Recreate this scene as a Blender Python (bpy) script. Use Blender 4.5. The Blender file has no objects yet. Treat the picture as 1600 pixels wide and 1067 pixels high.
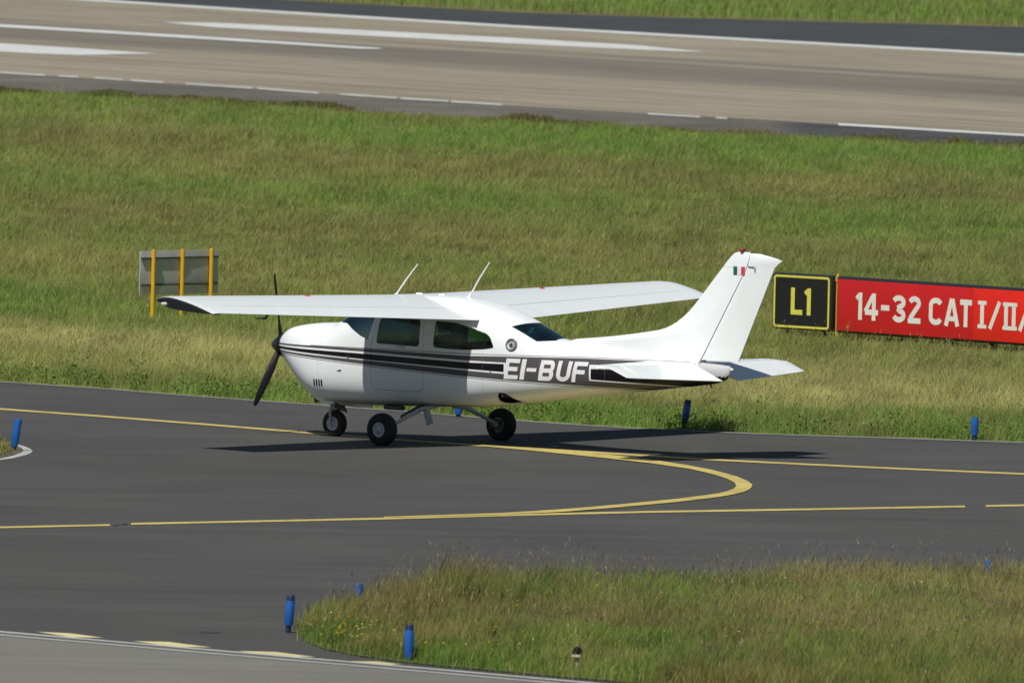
import bpy, bmesh, math, random
import numpy as np
from mathutils import Vector, Matrix, noise as mnoise
S = bpy.context.scene
COL = S.collection
random.seed(5)
RNG = np.random.default_rng(11)

# ------------------------------------------------------------------ camera
cam = bpy.data.cameras.new('camera')
cam_ob = bpy.data.objects.new('camera', cam)
COL.objects.link(cam_ob)
CR = Vector((0.99973992, 0.00116128, 0.02277615))
CU = Vector((-0.02280516, 0.04377761, 0.99878098))
CF = Vector((-1.62774834e-04, 9.99040626e-01, -4.37927087e-02))
M = Matrix((CR, CU, -CF)).transposed().to_4x4()
M.translation = Vector((0.95, -225.0, 11.25))
cam_ob.matrix_world = M
cam.sensor_width = 36.0
cam.lens = 590.2
cam.clip_start = 1.0
cam.clip_end = 5000.0
cam.dof.use_dof = True
cam.dof.focus_distance = 225.0
cam.dof.aperture_fstop = 8.0
S.camera = cam_ob

# ------------------------------------------------------------------ light
EL = math.radians(57.0)
to_sun = Vector((-0.48 * math.cos(EL), -0.877 * math.cos(EL), math.sin(EL)))
w = bpy.data.worlds.new('World')
S.world = w
w.use_nodes = True
nt = w.node_tree
sky = nt.nodes.new('ShaderNodeTexSky')
sky.sky_type = 'NISHITA'
sky.sun_disc = False
sky.sun_elevation = EL
sky.sun_rotation = math.atan2(to_sun.x, to_sun.y)
sky.air_density = 1.0
sky.dust_density = 0.6
bg = nt.nodes['Background']
bg.inputs['Strength'].default_value = 0.046
nt.links.new(sky.outputs[0], bg.inputs['Color'])
sun = bpy.data.lights.new('sun', 'SUN')
sun.energy = 4.25
sun.angle = math.radians(0.5)
sun.color = (1.0, 0.965, 0.90)
sun_ob = bpy.data.objects.new('sun', sun)
sun_ob.rotation_euler = (-to_sun).to_track_quat('-Z', 'Y').to_euler()
sun_ob.location = (0, -60, 60)
COL.objects.link(sun_ob)
S.view_settings.view_transform = 'Standard'
S.view_settings.look = 'None'
S.view_settings.exposure = 0.0
S.view_settings.gamma = 1.0

# ------------------------------------------------------------------ helpers
def tag(o, label=None, cat=None, group=None, kind=None):
    if label: o['label'] = label
    if cat: o['category'] = cat
    if group: o['group'] = group
    if kind: o['kind'] = kind
    return o

def empty(name, loc=(0, 0, 0), rz=0.0):
    o = bpy.data.objects.new(name, None)
    o.location = loc
    o.rotation_euler = (0, 0, rz)
    o.empty_display_size = 0.2
    COL.objects.link(o)
    return o

def link(name, me, mats, parent=None):
    o = bpy.data.objects.new(name, me)
    COL.objects.link(o)
    if mats is not None:
        for m in (mats if isinstance(mats, (list, tuple)) else [mats]):
            me.materials.append(m)
    if parent: o.parent = parent
    return o

def finish(name, bm, mats, parent=None, smooth=True, angle=35, recalc=True):
    if recalc: bmesh.ops.recalc_face_normals(bm, faces=bm.faces[:])
    me = bpy.data.meshes.new(name)
    bm.to_mesh(me); bm.free()
    if smooth: shade(me, angle)
    return link(name, me, mats, parent)

def shade(me, angle=35):
    me.polygons.foreach_set('use_smooth', [True] * len(me.polygons))
    me.set_sharp_from_angle(angle=math.radians(angle))

def box(bm, c, s, rot=None, mi=0, bev=0.0):
    r = bmesh.ops.create_cube(bm, size=1.0)
    vs = r['verts']
    bmesh.ops.scale(bm, vec=s, verts=vs)
    fs = list({f for v in vs for f in v.link_faces})
    if bev > 0:
        es = list({e for v in vs for e in v.link_edges})
        rr = bmesh.ops.bevel(bm, geom=es, offset=bev, segments=2, affect='EDGES', profile=0.6)
        fs = list({f for f in rr['faces']} | {f for f in fs if f.is_valid})
        vs = list({v for f in fs for v in f.verts})
    if rot is not None: bmesh.ops.rotate(bm, cent=(0, 0, 0), matrix=rot, verts=vs)
    bmesh.ops.translate(bm, vec=c, verts=vs)
    for f in fs:
        if f.is_valid: f.material_index = mi
    return vs

def tube(bm, pts, rad, seg=12, caps=True, flat=1.0):
    pts = [Vector(p) for p in pts]
    rings = []
    n = len(pts)
    for i, p in enumerate(pts):
        t = (pts[min(i + 1, n - 1)] - pts[max(i - 1, 0)]).normalized()
        a = Vector((0, 0, 1)) if abs(t.z) < 0.9 else Vector((1, 0, 0))
        u = t.cross(a).normalized(); v = u.cross(t).normalized()
        r = rad[i] if isinstance(rad, (list, tuple)) else rad
        rings.append([bm.verts.new(p + u * (r * math.cos(k * 2 * math.pi / seg)) + v * (r * flat * math.sin(k * 2 * math.pi / seg))) for k in range(seg)])
    for i in range(n - 1):
        for k in range(seg):
            bm.faces.new((rings[i][k], rings[i][(k + 1) % seg], rings[i + 1][(k + 1) % seg], rings[i + 1][k]))
    if caps:
        bm.faces.new(rings[0][::-1]); bm.faces.new(rings[-1])

def lathe(bm, prof, axis_pt, axis, seg=32, mi=0):
    """prof: list of (distance along axis, radius)"""
    ax = Vector(axis).normalized()
    a = Vector((0, 0, 1)) if abs(ax.z) < 0.9 else Vector((1, 0, 0))
    u = ax.cross(a).normalized(); v = ax.cross(u).normalized()
    c = Vector(axis_pt)
    rings = []
    for d, r in prof:
        if r < 1e-5: rings.append([bm.verts.new(c + ax * d)])
        else: rings.append([bm.verts.new(c + ax * d + u * (r * math.cos(k * 2 * math.pi / seg)) + v * (r * math.sin(k * 2 * math.pi / seg))) for k in range(seg)])
    for A, B in zip(rings, rings[1:]):
        for k in range(seg):
            k2 = (k + 1) % seg
            if len(A) == 1 and len(B) == 1: continue
            if len(A) == 1: f = bm.faces.new((A[0], B[k2], B[k]))
            elif len(B) == 1: f = bm.faces.new((A[k], A[k2], B[0]))
            else: f = bm.faces.new((A[k], A[k2], B[k2], B[k]))
            f.material_index = mi

def loft(bm, rings, cap0=True, cap1=True, mi=0):
    R = [[bm.verts.new(p) for p in r] for r in rings]
    n = len(R[0])
    for A, B in zip(R, R[1:]):
        for k in range(n):
            f = bm.faces.new((A[k], A[(k + 1) % n], B[(k + 1) % n], B[k])); f.material_index = mi
    if cap0: bm.faces.new(R[0][::-1]).material_index = mi
    if cap1: bm.faces.new(R[-1]).material_index = mi
    return R

def prism(bm, poly, z0, z1):
    a = [bm.verts.new((x, y, z0)) for x, y in poly]
    b = [bm.verts.new((x, y, z1)) for x, y in poly]
    n = len(a)
    for k in range(n): bm.faces.new((a[k], a[(k + 1) % n], b[(k + 1) % n], b[k]))
    bm.faces.new(a[::-1]); bm.faces.new(b)

def sheet(name, poly, z, mat, parent=None, **tags):
    bm = bmesh.new()
    f = bm.faces.new([bm.verts.new((x, y, z)) for x, y in poly])
    bmesh.ops.triangulate(bm, faces=[f])
    for f in bm.faces:
        if f.normal.z < 0: f.normal_flip()
    o = finish(name, bm, mat, parent, smooth=False, recalc=False)
    if tags: tag(o, **tags)
    return o

def pchip(xs, ys):
    xs = np.array(xs, float); ys = np.array(ys, float)
    if xs[0] > xs[-1]: xs = xs[::-1]; ys = ys[::-1]
    h = np.diff(xs); d = np.diff(ys) / h
    m = np.zeros_like(ys)
    for i in range(1, len(xs) - 1):
        if d[i - 1] * d[i] > 0:
            w1 = 2 * h[i] + h[i - 1]; w2 = h[i] + 2 * h[i - 1]
            m[i] = (w1 + w2) / (w1 / d[i - 1] + w2 / d[i])
    m[0] = d[0]; m[-1] = d[-1]
    def f(x):
        x = min(max(x, xs[0]), xs[-1])
        i = int(min(max(np.searchsorted(xs, x) - 1, 0), len(h) - 1))
        t = (x - xs[i]) / h[i]
        return float((2*t**3-3*t**2+1)*ys[i] + (t**3-2*t**2+t)*h[i]*m[i] + (-2*t**3+3*t**2)*ys[i+1] + (t**3-t**2)*h[i]*m[i+1])
    return f

# ---- numpy value noise
_L = RNG.random((64, 256, 256)).astype(np.float32)[:12]
def vnoise(x, y, scale, seed=0):
    x = np.asarray(x) / scale + 1000.37; y = np.asarray(y) / scale + 1000.71
    xi = np.floor(x).astype(int); yi = np.floor(y).astype(int)
    fx = x - xi; fy = y - yi
    fx = fx * fx * (3 - 2 * fx); fy = fy * fy * (3 - 2 * fy)
    L = _L[seed % 12]
    a = L[xi & 255, yi & 255]; b = L[(xi + 1) & 255, yi & 255]; c = L[xi & 255, (yi + 1) & 255]; d = L[(xi + 1) & 255, (yi + 1) & 255]
    return (a * (1 - fx) + b * fx) * (1 - fy) + (c * (1 - fx) + d * fx) * fy
def fbm(x, y, scale, seed=0, oct=3):
    s = 0; a = 1; t = 0
    for k in range(oct):
        s = s + a * vnoise(x, y, scale / 2 ** k, seed + k); t += a; a *= 0.5
    return s / t

# ------------------------------------------------------------------ materials
def mat(name, color=(0.8, 0.8, 0.8), rough=0.5, metal=0.0, spec=0.5, coat=0.0, noise=0.0, nscale=8.0, bump=0.0, bscale=60.0):
    m = bpy.data.materials.new(name); m.use_nodes = True
    nt = m.node_tree; b = nt.nodes['Principled BSDF']
    b.inputs['Base Color'].default_value = (*color, 1)
    b.inputs['Roughness'].default_value = rough
    b.inputs['Metallic'].default_value = metal
    b.inputs['Specular IOR Level'].default_value = spec
    b.inputs['Coat Weight'].default_value = coat
    if noise or bump:
        tc = nt.nodes.new('ShaderNodeTexCoord')
    if noise:
        n = nt.nodes.new('ShaderNodeTexNoise'); n.inputs['Scale'].default_value = nscale; n.inputs['Detail'].default_value = 5
        nt.links.new(tc.outputs['Object'], n.inputs['Vector'])
        r = nt.nodes.new('ShaderNodeMapRange'); r.inputs['From Min'].default_value = 0.3; r.inputs['From Max'].default_value = 0.7
        r.inputs['To Min'].default_value = 1 - noise; r.inputs['To Max'].default_value = 1 + noise
        nt.links.new(n.outputs['Fac'], r.inputs['Value'])
        mx = nt.nodes.new('ShaderNodeMix'); mx.data_type = 'RGBA'; mx.blend_type = 'MULTIPLY'; mx.inputs['Factor'].default_value = 1
        mx.inputs['A'].default_value = (*color, 1)
        nt.links.new(r.outputs['Result'], mx.inputs['B'])
        nt.links.new(mx.outputs['Result'], b.inputs['Base Color'])
    if bump:
        n2 = nt.nodes.new('ShaderNodeTexNoise'); n2.inputs['Scale'].default_value = bscale; n2.inputs['Detail'].default_value = 3
        nt.links.new(tc.outputs['Object'], n2.inputs['Vector'])
        bp = nt.nodes.new('ShaderNodeBump'); bp.inputs['Strength'].default_value = bump; bp.inputs['Distance'].default_value = 0.01
        nt.links.new(n2.outputs['Fac'], bp.inputs['Height']); nt.links.new(bp.outputs['Normal'], b.inputs['Normal'])
    return m

class NG:
    """tiny node-graph writer"""
    def __init__(s, m): s.nt = m.node_tree; s.L = s.nt.links; s.N = s.nt.nodes
    def put(s, sock, v):
        if hasattr(v, 'is_output') or isinstance(v, bpy.types.NodeSocket): s.L.new(v, sock)
        elif isinstance(v, (tuple, list)) and len(v) == 3 and sock.type == 'RGBA': sock.default_value = (*v, 1)
        else: sock.default_value = v
    def math(s, op, a, b=None, c=None, clamp=False):
        n = s.N.new('ShaderNodeMath'); n.operation = op; n.use_clamp = clamp
        s.put(n.inputs[0], a)
        if b is not None: s.put(n.inputs[1], b)
        if c is not None: s.put(n.inputs[2], c)
        return n.outputs[0]
    def mix(s, f, a, b, blend='MIX'):
        n = s.N.new('ShaderNodeMix'); n.data_type = 'RGBA'; n.blend_type = blend
        s.put(n.inputs['Factor'], f); s.put(n.inputs['A'], a); s.put(n.inputs['B'], b)
        return n.outputs['Result']
    def coords(s, kind='Object'):
        n = s.N.new('ShaderNodeTexCoord'); return n.outputs[kind]
    def xyz(s, v):
        n = s.N.new('ShaderNodeSeparateXYZ'); s.L.new(v, n.inputs[0]); return n.outputs
    def mapping(s, v, loc=(0,0,0), rot=(0,0,0), sc=(1,1,1)):
        n = s.N.new('ShaderNodeMapping'); s.L.new(v, n.inputs['Vector'])
        n.inputs['Location'].default_value = loc; n.inputs['Rotation'].default_value = rot; n.inputs['Scale'].default_value = sc
        return n.outputs[0]
    def noise(s, v, scale, detail=4, rough=0.5, dist=0.0):
        n = s.N.new('ShaderNodeTexNoise'); s.L.new(v, n.inputs['Vector'])
        n.inputs['Scale'].default_value = scale; n.inputs['Detail'].default_value = detail; n.inputs['Roughness'].default_value = rough; n.inputs['Distortion'].default_value = dist
        return n.outputs['Fac']
    def rng(s, v, a, b, c=0.0, d=1.0, smooth=False):
        n = s.N.new('ShaderNodeMapRange'); s.put(n.inputs['Value'], v)
        if smooth: n.interpolation_type = 'SMOOTHSTEP'
        n.inputs['From Min'].default_value = a; n.inputs['From Max'].default_value = b; n.inputs['To Min'].default_value = c; n.inputs['To Max'].default_value = d
        return n.outputs['Result']
    def curve(s, v, pts, x0, x1, y0, y1):
        """piecewise linear y(x) from pts, returned in real units"""
        n = s.N.new('ShaderNodeFloatCurve'); s.put(n.inputs['Value'], s.rng(v, x0, x1))
        cm = n.mapping; c = cm.curves[0]
        P = sorted(((px - x0) / (x1 - x0), (py - y0) / (y1 - y0)) for px, py in pts)
        c.points[0].location = P[0]; c.points[1].location = P[-1]
        for q in P[1:-1]: c.points.new(*q)
        for q in c.points: q.handle_type = 'VECTOR'
        cm.update()
        return s.rng(n.outputs[0], 0.0, 1.0, y0, y1)

WHITE = (0.85, 0.885, 0.885)
white = mat('white_paint', WHITE, 0.28, spec=0.5, coat=0.3, noise=0.025, nscale=3)
dark_tip = mat('wing_tip_dark', (0.10, 0.105, 0.12), 0.5)
black_paint = mat('black_paint', (0.012, 0.010, 0.014), 0.35)
dark_in = mat('cabin_lining', (0.05, 0.05, 0.048), 0.8)
seat_m = mat('seat_fabric', (0.035, 0.033, 0.032), 0.9)
rubber = mat('rubber', (0.012, 0.012, 0.013), 0.75, noise=0.2, nscale=20)
wheel_m = mat('wheel_paint', (0.48, 0.50, 0.52), 0.4, noise=0.12, nscale=30)
metal = mat('aluminium', (0.55, 0.56, 0.57), 0.38, metal=0.7)
steel = mat('dark_steel', (0.07, 0.07, 0.075), 0.45, metal=0.4)
grey_paint = mat('grey_paint', (0.42, 0.44, 0.45), 0.45)
red_m = mat('red_plastic', (0.55, 0.02, 0.03), 0.3)
lens_m = mat('clear_lens', (0.8, 0.74, 0.70), 0.12)
line_dark = mat('panel_gap', (0.05, 0.05, 0.055), 0.7)
skin_m = mat('skin', (0.45, 0.27, 0.2), 0.55)
shirt_m = mat('dark_shirt', (0.03, 0.035, 0.05), 0.9)
letter_m = mat('white_lettering', (0.82, 0.82, 0.82), 0.35)

def glass_mat(name, tint, refl, ior):
    m = bpy.data.materials.new(name); m.use_nodes = True
    g = NG(m); out = m.node_tree.nodes['Material Output']
    m.node_tree.nodes.remove(m.node_tree.nodes['Principled BSDF'])
    t = g.N.new('ShaderNodeBsdfTransparent'); t.inputs[0].default_value = (*tint, 1)
    gl = g.N.new('ShaderNodeBsdfGlossy'); gl.inputs['Roughness'].default_value = 0.04; gl.inputs[0].default_value = (*refl, 1)
    lw = g.N.new('ShaderNodeFresnel'); lw.inputs['IOR'].default_value = ior
    mx = g.N.new('ShaderNodeMixShader')
    g.L.new(lw.outputs[0], mx.inputs[0]); g.L.new(t.outputs[0], mx.inputs[1]); g.L.new(gl.outputs[0], mx.inputs[2]); g.L.new(mx.outputs[0], out.inputs[0])
    return m
glass = glass_mat('tinted_glass', (0.50, 0.64, 0.57), (0.9, 0.95, 0.95), 1.48)
screen_glass = glass_mat('windshield_glass', (0.62, 0.90, 0.82), (0.75, 1.0, 0.95), 2.7)
# measured points on the ground (metres)
PT = {
 'taxi_edge': [(-21.25,38.84),(-10.33,20.55),(-6.39,14.58),(-4.98,13.31),(-3.59,11.66),(-1.94,9.98),(-0.49,8.43),(0.94,6.71),(1.82,5.85),(2.7,5.18),(4.44,4.39),(6.19,4.13),(7.93,3.7),(11.36,2.48),(19.75,-1.18)],
 'edge_line': [(-21.26,38.91),(-10.33,20.61),(-6.39,14.64),(-4.99,13.36),(-3.59,11.72),(-1.94,10.04),(-0.49,8.48),(0.94,6.77),(1.82,5.91),(2.7,5.24),(4.44,4.44),(6.19,4.18),(7.93,3.75),(11.37,2.54),(19.75,-1.13),(19.73,-1.4),(11.35,2.25),(7.92,3.47),(6.18,3.9),(4.44,4.16),(2.69,4.95),(1.82,5.62),(0.94,6.47),(-0.49,8.19),(-1.93,9.74),(-3.58,11.42),(-4.98,13.06),(-6.38,14.33),(-10.31,20.28),(-21.23,38.54)],
 'T1': [(-20.79,22.24),(-8.92,9.7),(-6.14,6.72),(-4.69,5.3),(-3.25,3.72),(-1.83,2.07),(-0.61,0.71),(0.52,-0.33),(1.8,-1.28),(2.65,-2.0),(3.5,-2.62),(4.76,-3.31),(6.01,-3.9),(7.68,-4.56),(10.16,-5.65),(19.05,-9.64),(19.01,-10.05),(10.15,-6.07),(7.67,-4.98),(6.01,-4.33),(4.75,-3.74),(3.49,-3.06),(2.65,-2.44),(1.8,-1.72),(0.52,-0.78),(-0.6,0.26),(-1.83,1.61),(-3.24,3.25),(-4.68,4.83),(-6.13,6.25),(-8.9,9.22),(-20.74,21.7)],
 'T2a': [(-15.98,-31.91),(-7.44,-24.63),(-5.21,-22.73),(-3.91,-21.66),(-3.9,-22.04),(-5.2,-23.1),(-7.43,-25.0),(-15.95,-32.25)],
 'T2b': [(-3.66,-21.29),(-2.16,-20.1),(-0.61,-18.82),(1.28,-17.09),(2.56,-15.99),(4.58,-14.54),(6.69,-12.94),(6.68,-13.37),(4.57,-14.96),(2.56,-16.41),(1.28,-17.5),(-0.6,-19.23),(-2.16,-20.49),(-3.65,-21.69)],
 'T2c': [(6.96,-12.71),(7.46,-12.34),(9.96,-10.58),(19.52,-3.97),(19.48,-4.43),(9.95,-11.02),(7.44,-12.77),(6.95,-13.13)],
 'curve': [(0.53,-0.46),(1.12,-0.88),(1.63,-1.5),(2.22,-2.24),(2.77,-3.25),(3.25,-4.53),(3.55,-5.54),(3.72,-6.32),(3.88,-7.17),(4.0,-8.23),(4.05,-9.0),(4.04,-9.63),(3.99,-10.36),(3.93,-10.85),(3.77,-11.61),(3.58,-12.31),(3.06,-13.67),(2.32,-15.26),(1.6,-16.61),(0.81,-17.67),(-0.61,-18.88),(-0.61,-18.68),(0.81,-17.24),(1.6,-16.01),(2.33,-14.56),(3.07,-12.91),(3.52,-11.65),(3.69,-10.95),(3.79,-10.29),(3.84,-9.56),(3.83,-8.78),(3.76,-7.94),(3.64,-7.11),(3.46,-6.23),(3.28,-5.49),(2.76,-4.25),(2.22,-3.25),(1.63,-2.34),(1.12,-1.56),(0.54,-0.8)],
 'apron_line_a': [(-16.0,-31.69),(-6.74,-41.07),(-4.56,-43.25),(-2.08,-45.74),(0.33,-48.12),(2.34,-50.18),(2.34,-50.41),(0.33,-48.35),(-2.08,-45.98),(-4.55,-43.5),(-6.72,-41.32),(-15.97,-31.97)],
 'apron_line_b': [(-15.94,-32.37),(-6.71,-41.69),(-4.54,-43.85),(-2.07,-46.33),(0.33,-48.69),(2.34,-50.74),(2.33,-50.89),(0.33,-48.84),(-2.07,-46.48),(-4.54,-44.01),(-6.7,-41.85),(-15.92,-32.55)],
 'apron': [(-15.98,-31.96),(-6.73,-41.31),(-4.55,-43.48),(-2.08,-45.97),(0.33,-48.34),(2.34,-50.4),(6.21,-54.68),(5.15,-90.96),(-10.36,-95.16)],
 'dash0': [(-4.17,-43.11),(-3.8,-43.26),(-3.42,-43.91),(-3.78,-43.93)],
 'dash1': [(-3.09,-44.35),(-2.7,-44.37),(-2.23,-45.15),(-2.64,-45.19)],
 'dash2': [(-1.95,-45.65),(-1.54,-45.66),(-1.09,-46.38),(-1.49,-46.41)],
 'dash3': [(-0.73,-46.95),(-0.43,-46.9),(-0.17,-47.29),(-0.42,-47.49)],
 'dash4': [(-5.36,-42.07),(-5.01,-42.17),(-4.63,-42.77),(-4.99,-42.79)],
 'fore_island': [(-1.33,-42.51),(-1.32,-41.59),(-1.27,-40.3),(-1.17,-39.21),(-0.94,-38.05),(-0.59,-36.96),(-0.02,-35.89),(0.84,-34.95),(1.71,-34.12),(3.18,-33.05),(4.67,-32.1),(6.92,-30.72),(10.73,-28.59),(9.39,-56.2),(5.62,-52.61),(3.67,-50.86),(2.34,-49.57),(1.67,-48.97),(1.0,-48.26),(0.32,-47.54),(-0.09,-47.04),(-0.64,-46.05),(-1.0,-45.08),(-1.2,-44.04)],
 'isl_outer': [(-8.12,1.03),(-6.95,-0.36),(-5.84,-2.61),(-5.79,-2.5),(-5.59,-3.09),(-5.47,-3.62),(-5.39,-4.18),(-5.35,-4.71),(-5.36,-5.2),(-5.4,-5.68),(-5.55,-6.59),(-5.7,-7.16),(-6.61,-9.72),(-7.56,-12.51)],
 'isl_inner': [(-8.1,0.51),(-6.93,-0.87),(-5.83,-3.08),(-5.77,-3.08),(-5.65,-3.42),(-5.57,-3.67),(-5.51,-4.11),(-5.48,-4.54),(-5.48,-4.94),(-5.51,-5.31),(-5.57,-5.94),(-5.71,-6.73),(-6.62,-9.25),(-7.58,-12.05)],
 'rw_far': [(-23.36,259.11),(-13.71,245.9),(-11.28,242.52),(0.69,223.19),(13.85,205.69),(23.07,193.58)],
 'far_line': [(-21.48,258.38),(-11.31,243.48),(-6.35,235.2),(0.68,224.42),(7.41,215.45),(13.89,207.14),(21.63,196.89),(21.53,194.73),(13.82,204.88),(7.38,213.09),(0.69,221.97),(-6.31,232.63),(-11.24,240.82),(-21.34,255.55)],
 'far_shoulder': [(-24.27,277.23),(-14.16,260.22),(-6.01,247.64),(-2.91,243.8),(0.67,239.05),(4.2,237.28),(9.47,236.44),(14.72,235.61),(25.14,233.24)],
 'rw_near': [(-19.35,180.03),(-11.27,168.89),(-5.13,160.72),(0.77,152.39),(6.43,145.81),(11.89,139.0),(19.74,129.67)],
 'near_shoulder': [(-18.64,166.07),(-10.82,154.7),(-7.11,150.69),(-4.92,148.04),(-2.04,144.56),(0.78,141.15),(3.55,137.8),(6.28,134.95),(8.98,133.01),(11.66,131.09),(19.41,123.38)],
 'near_line0': [(-36.86,203.25),(-13.2,172.38),(-13.15,170.99),(-36.72,201.64)],
 'near_line1': [(-11.3,169.84),(-10.2,168.32),(-10.16,166.96),(-11.26,168.47)],
 'near_line2': [(-9.87,168.05),(-9.4,167.52),(-9.36,166.17),(-9.83,166.7)],
 'near_line3': [(-9.0,167.0),(-8.32,166.12),(-8.29,164.77),(-8.96,165.65)],
 'near_line4': [(-8.12,165.86),(-7.35,164.79),(-7.32,163.46),(-8.09,164.51)],
 'near_line5': [(-6.81,164.02),(-5.22,161.82),(-5.2,160.51),(-6.79,162.69)],
 'near_line6': [(-5.11,161.7),(-3.67,159.23),(-3.65,157.93),(-5.09,160.39)],
 'near_line7': [(-3.16,158.62),(-1.86,156.63),(-1.85,155.36),(-3.15,157.32)],
 'near_line8': [(-1.77,156.46),(-0.68,155.07),(-0.68,153.8),(-1.76,155.18)],
 'near_line9': [(-0.61,154.88),(0.55,153.34),(0.55,152.08),(-0.61,153.62)],
 'near_line10': [(3.8,149.1),(4.95,147.63),(4.94,146.41),(3.79,147.87)],
 'near_line11': [(5.29,147.27),(5.54,146.99),(5.53,145.78),(5.28,146.05)],
 'near_line12': [(7.97,144.7),(11.92,139.94),(11.88,138.51),(7.94,143.22)],
 'near_line13': [(11.92,139.94),(29.6,118.05),(29.5,116.78),(11.88,138.51)],
 'stripeB': [(-8.59,219.15),(-7.28,219.8),(-3.34,215.84),(0.7,211.27),(4.0,206.52),(5.67,201.46),(3.97,202.33),(0.71,205.54),(-3.28,210.32),(-7.02,214.85)],
 'stripeC': [(-17.15,200.82),(-12.09,194.67),(-10.09,191.85),(-8.03,188.43),(-9.92,185.47),(-10.87,185.83),(-11.85,187.05),(-16.79,192.39)],
 'stripeA': [(-17.95,219.42),(-12.68,213.37),(-7.52,206.23),(-2.68,198.56),(-2.51,197.48),(-3.15,197.24),(-7.46,203.41),(-12.59,210.46),(-17.84,216.76)],
 'posts': [(-5.6,-4.69),(-1.45,-42.21),(-0.1,-46.72),(0.19,7.28),(3.3,5.46),(7.25,3.91),(-0.73,-37.49),(6.48,-31.14)],
 'lamp': [(1.69,-47.04)],
 'signs': [(4.94,34.76),(5.81,33.97),(5.9,33.68),(8.71,30.48),(-4.69,35.66),(-3.81,36.71)],
}
# ------------------------------------------------------------------ the ground
def asphalt_mat(name, base, var=0.13, streak=0.11, ang=0.0, warm=(1.0, 0.985, 0.97), repave=False):
    m = mat(name, base, 0.85, spec=0.25); g = NG(m); b = m.node_tree.nodes['Principled BSDF']
    co = g.coords()
    big = g.rng(g.noise(co, 0.22, 4, 0.6, 0.6), 0.3, 0.7, 1 - var, 1 + var)
    st = g.mapping(co, rot=(0, 0, ang), sc=(0.10, 1.6, 1))
    stv = g.rng(g.noise(st, 1.0, 5, 0.6), 0.3, 0.7, 1 - streak, 1 + streak)
    fine = g.rng(g.noise(co, 22, 3, 0.7), 0.25, 0.75, 0.88, 1.12)
    v = g.math('MULTIPLY', g.math('MULTIPLY', big, stv), fine)
    patch = g.rng(g.noise(g.mapping(co, loc=(7, 3, 0), sc=(0.35, 0.09, 1)), 1.0, 2, 0.4, 0.3), 0.52, 0.60, 0.0, 1.0)
    c = g.mix(patch, base, tuple(x * y * 1.06 for x, y in zip(base, warm)))
    cc = g.N.new('ShaderNodeCombineXYZ')
    for i in range(3): g.L.new(v, cc.inputs[i])
    c = g.mix(1.0, c, cc.outputs[0], 'MULTIPLY')
    if repave: c = g.mix(g.rng(g.xyz(co)['X'], 6.3, 7.2), c, g.mix(1.0, (0.055, 0.057, 0.058), cc.outputs[0], 'MULTIPLY'))
    g.L.new(c, b.inputs['Base Color'])
    return m
asphalt = asphalt_mat('taxiway_asphalt', (0.066, 0.066, 0.0625), ang=math.radians(38))
shoulder_dark = asphalt_mat('shoulder_asphalt', (0.050, 0.055, 0.056), 0.12, 0.12, math.radians(54))
shoulder_old = asphalt_mat('old_shoulder_asphalt', (0.122, 0.113, 0.096), 0.30, 0.25, math.radians(52), repave=True)
apron_m = asphalt_mat('apron_concrete', (0.165, 0.163, 0.142), 0.10, 0.10, math.radians(47))

def runway_mat():
    m = mat('runway_concrete', (0.27, 0.245, 0.19), 0.85, spec=0.25); g = NG(m); b = m.node_tree.nodes['Principled BSDF']
    co = g.coords()
    # across-runway distance: runway runs from (-9.9,205) towards (5.5,183)
    ang = math.radians(54)
    r = g.mapping(co, rot=(0, 0, ang))          # x' along, y' across
    X = g.xyz(r)
    y0 = 205.0 * math.cos(ang) + (-9.9) * math.sin(ang)
    d = g.math('SUBTRACT', X['Y'], y0)
    st = g.mapping(r, sc=(0.05, 1.1, 1))
    n1 = g.noise(st, 1.0, 6, 0.65)
    st2 = g.mapping(r, loc=(3, 9, 0), sc=(0.02, 0.35, 1))
    n2 = g.noise(st2, 1.0, 4, 0.6)
    dd = g.math('ABSOLUTE', g.math('ADD', d, g.rng(n2, 0.3, 0.7, -2.2, 2.2)))
    rub = g.rng(dd, 3.2, 6.5, 1.0, 0.0, True)
    rub = g.math('MULTIPLY', rub, g.rng(n1, 0.36, 0.60, 0.35, 1.0))
    rub2 = g.math('MULTIPLY', g.rng(g.math('ABSOLUTE', d), 10, 20, 0.6, 0.0, True), g.rng(n1, 0.52, 0.70, 0.0, 1.0))
    rub = g.math('MAXIMUM', rub, rub2)
    tone = g.rng(n2, 0.3, 0.7, 0.88, 1.1)
    fine = g.math('MULTIPLY', g.rng(n1, 0.38, 0.64, 0.76, 1.12), g.rng(g.noise(g.mapping(r, loc=(1, 5, 0), sc=(0.03, 3.0, 1)), 1.0, 3, 0.6), 0.35, 0.65, 0.90, 1.06))
    big = g.math('MULTIPLY', g.rng(g.noise(co, 0.12, 3), 0.3, 0.7, 0.92, 1.07), g.rng(g.noise(g.mapping(r, loc=(4, 2, 0), sc=(0.22, 1.4, 1)), 1.0, 5, 0.7), 0.36, 0.66, 0.84, 1.08))
    v = g.math('MULTIPLY', g.math('MULTIPLY', tone, fine), big)
    cc = g.N.new('ShaderNodeCombineXYZ')
    for i in range(3): g.L.new(v, cc.inputs[i])
    c = g.mix(1.0, (0.305, 0.270, 0.200), cc.outputs[0], 'MULTIPLY')
    c = g.mix(g.math('MULTIPLY', rub, 0.85), c, (0.105, 0.10, 0.092))
    g.L.new(c, b.inputs['Base Color'])
    return m
runway_m = runway_mat()

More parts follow.
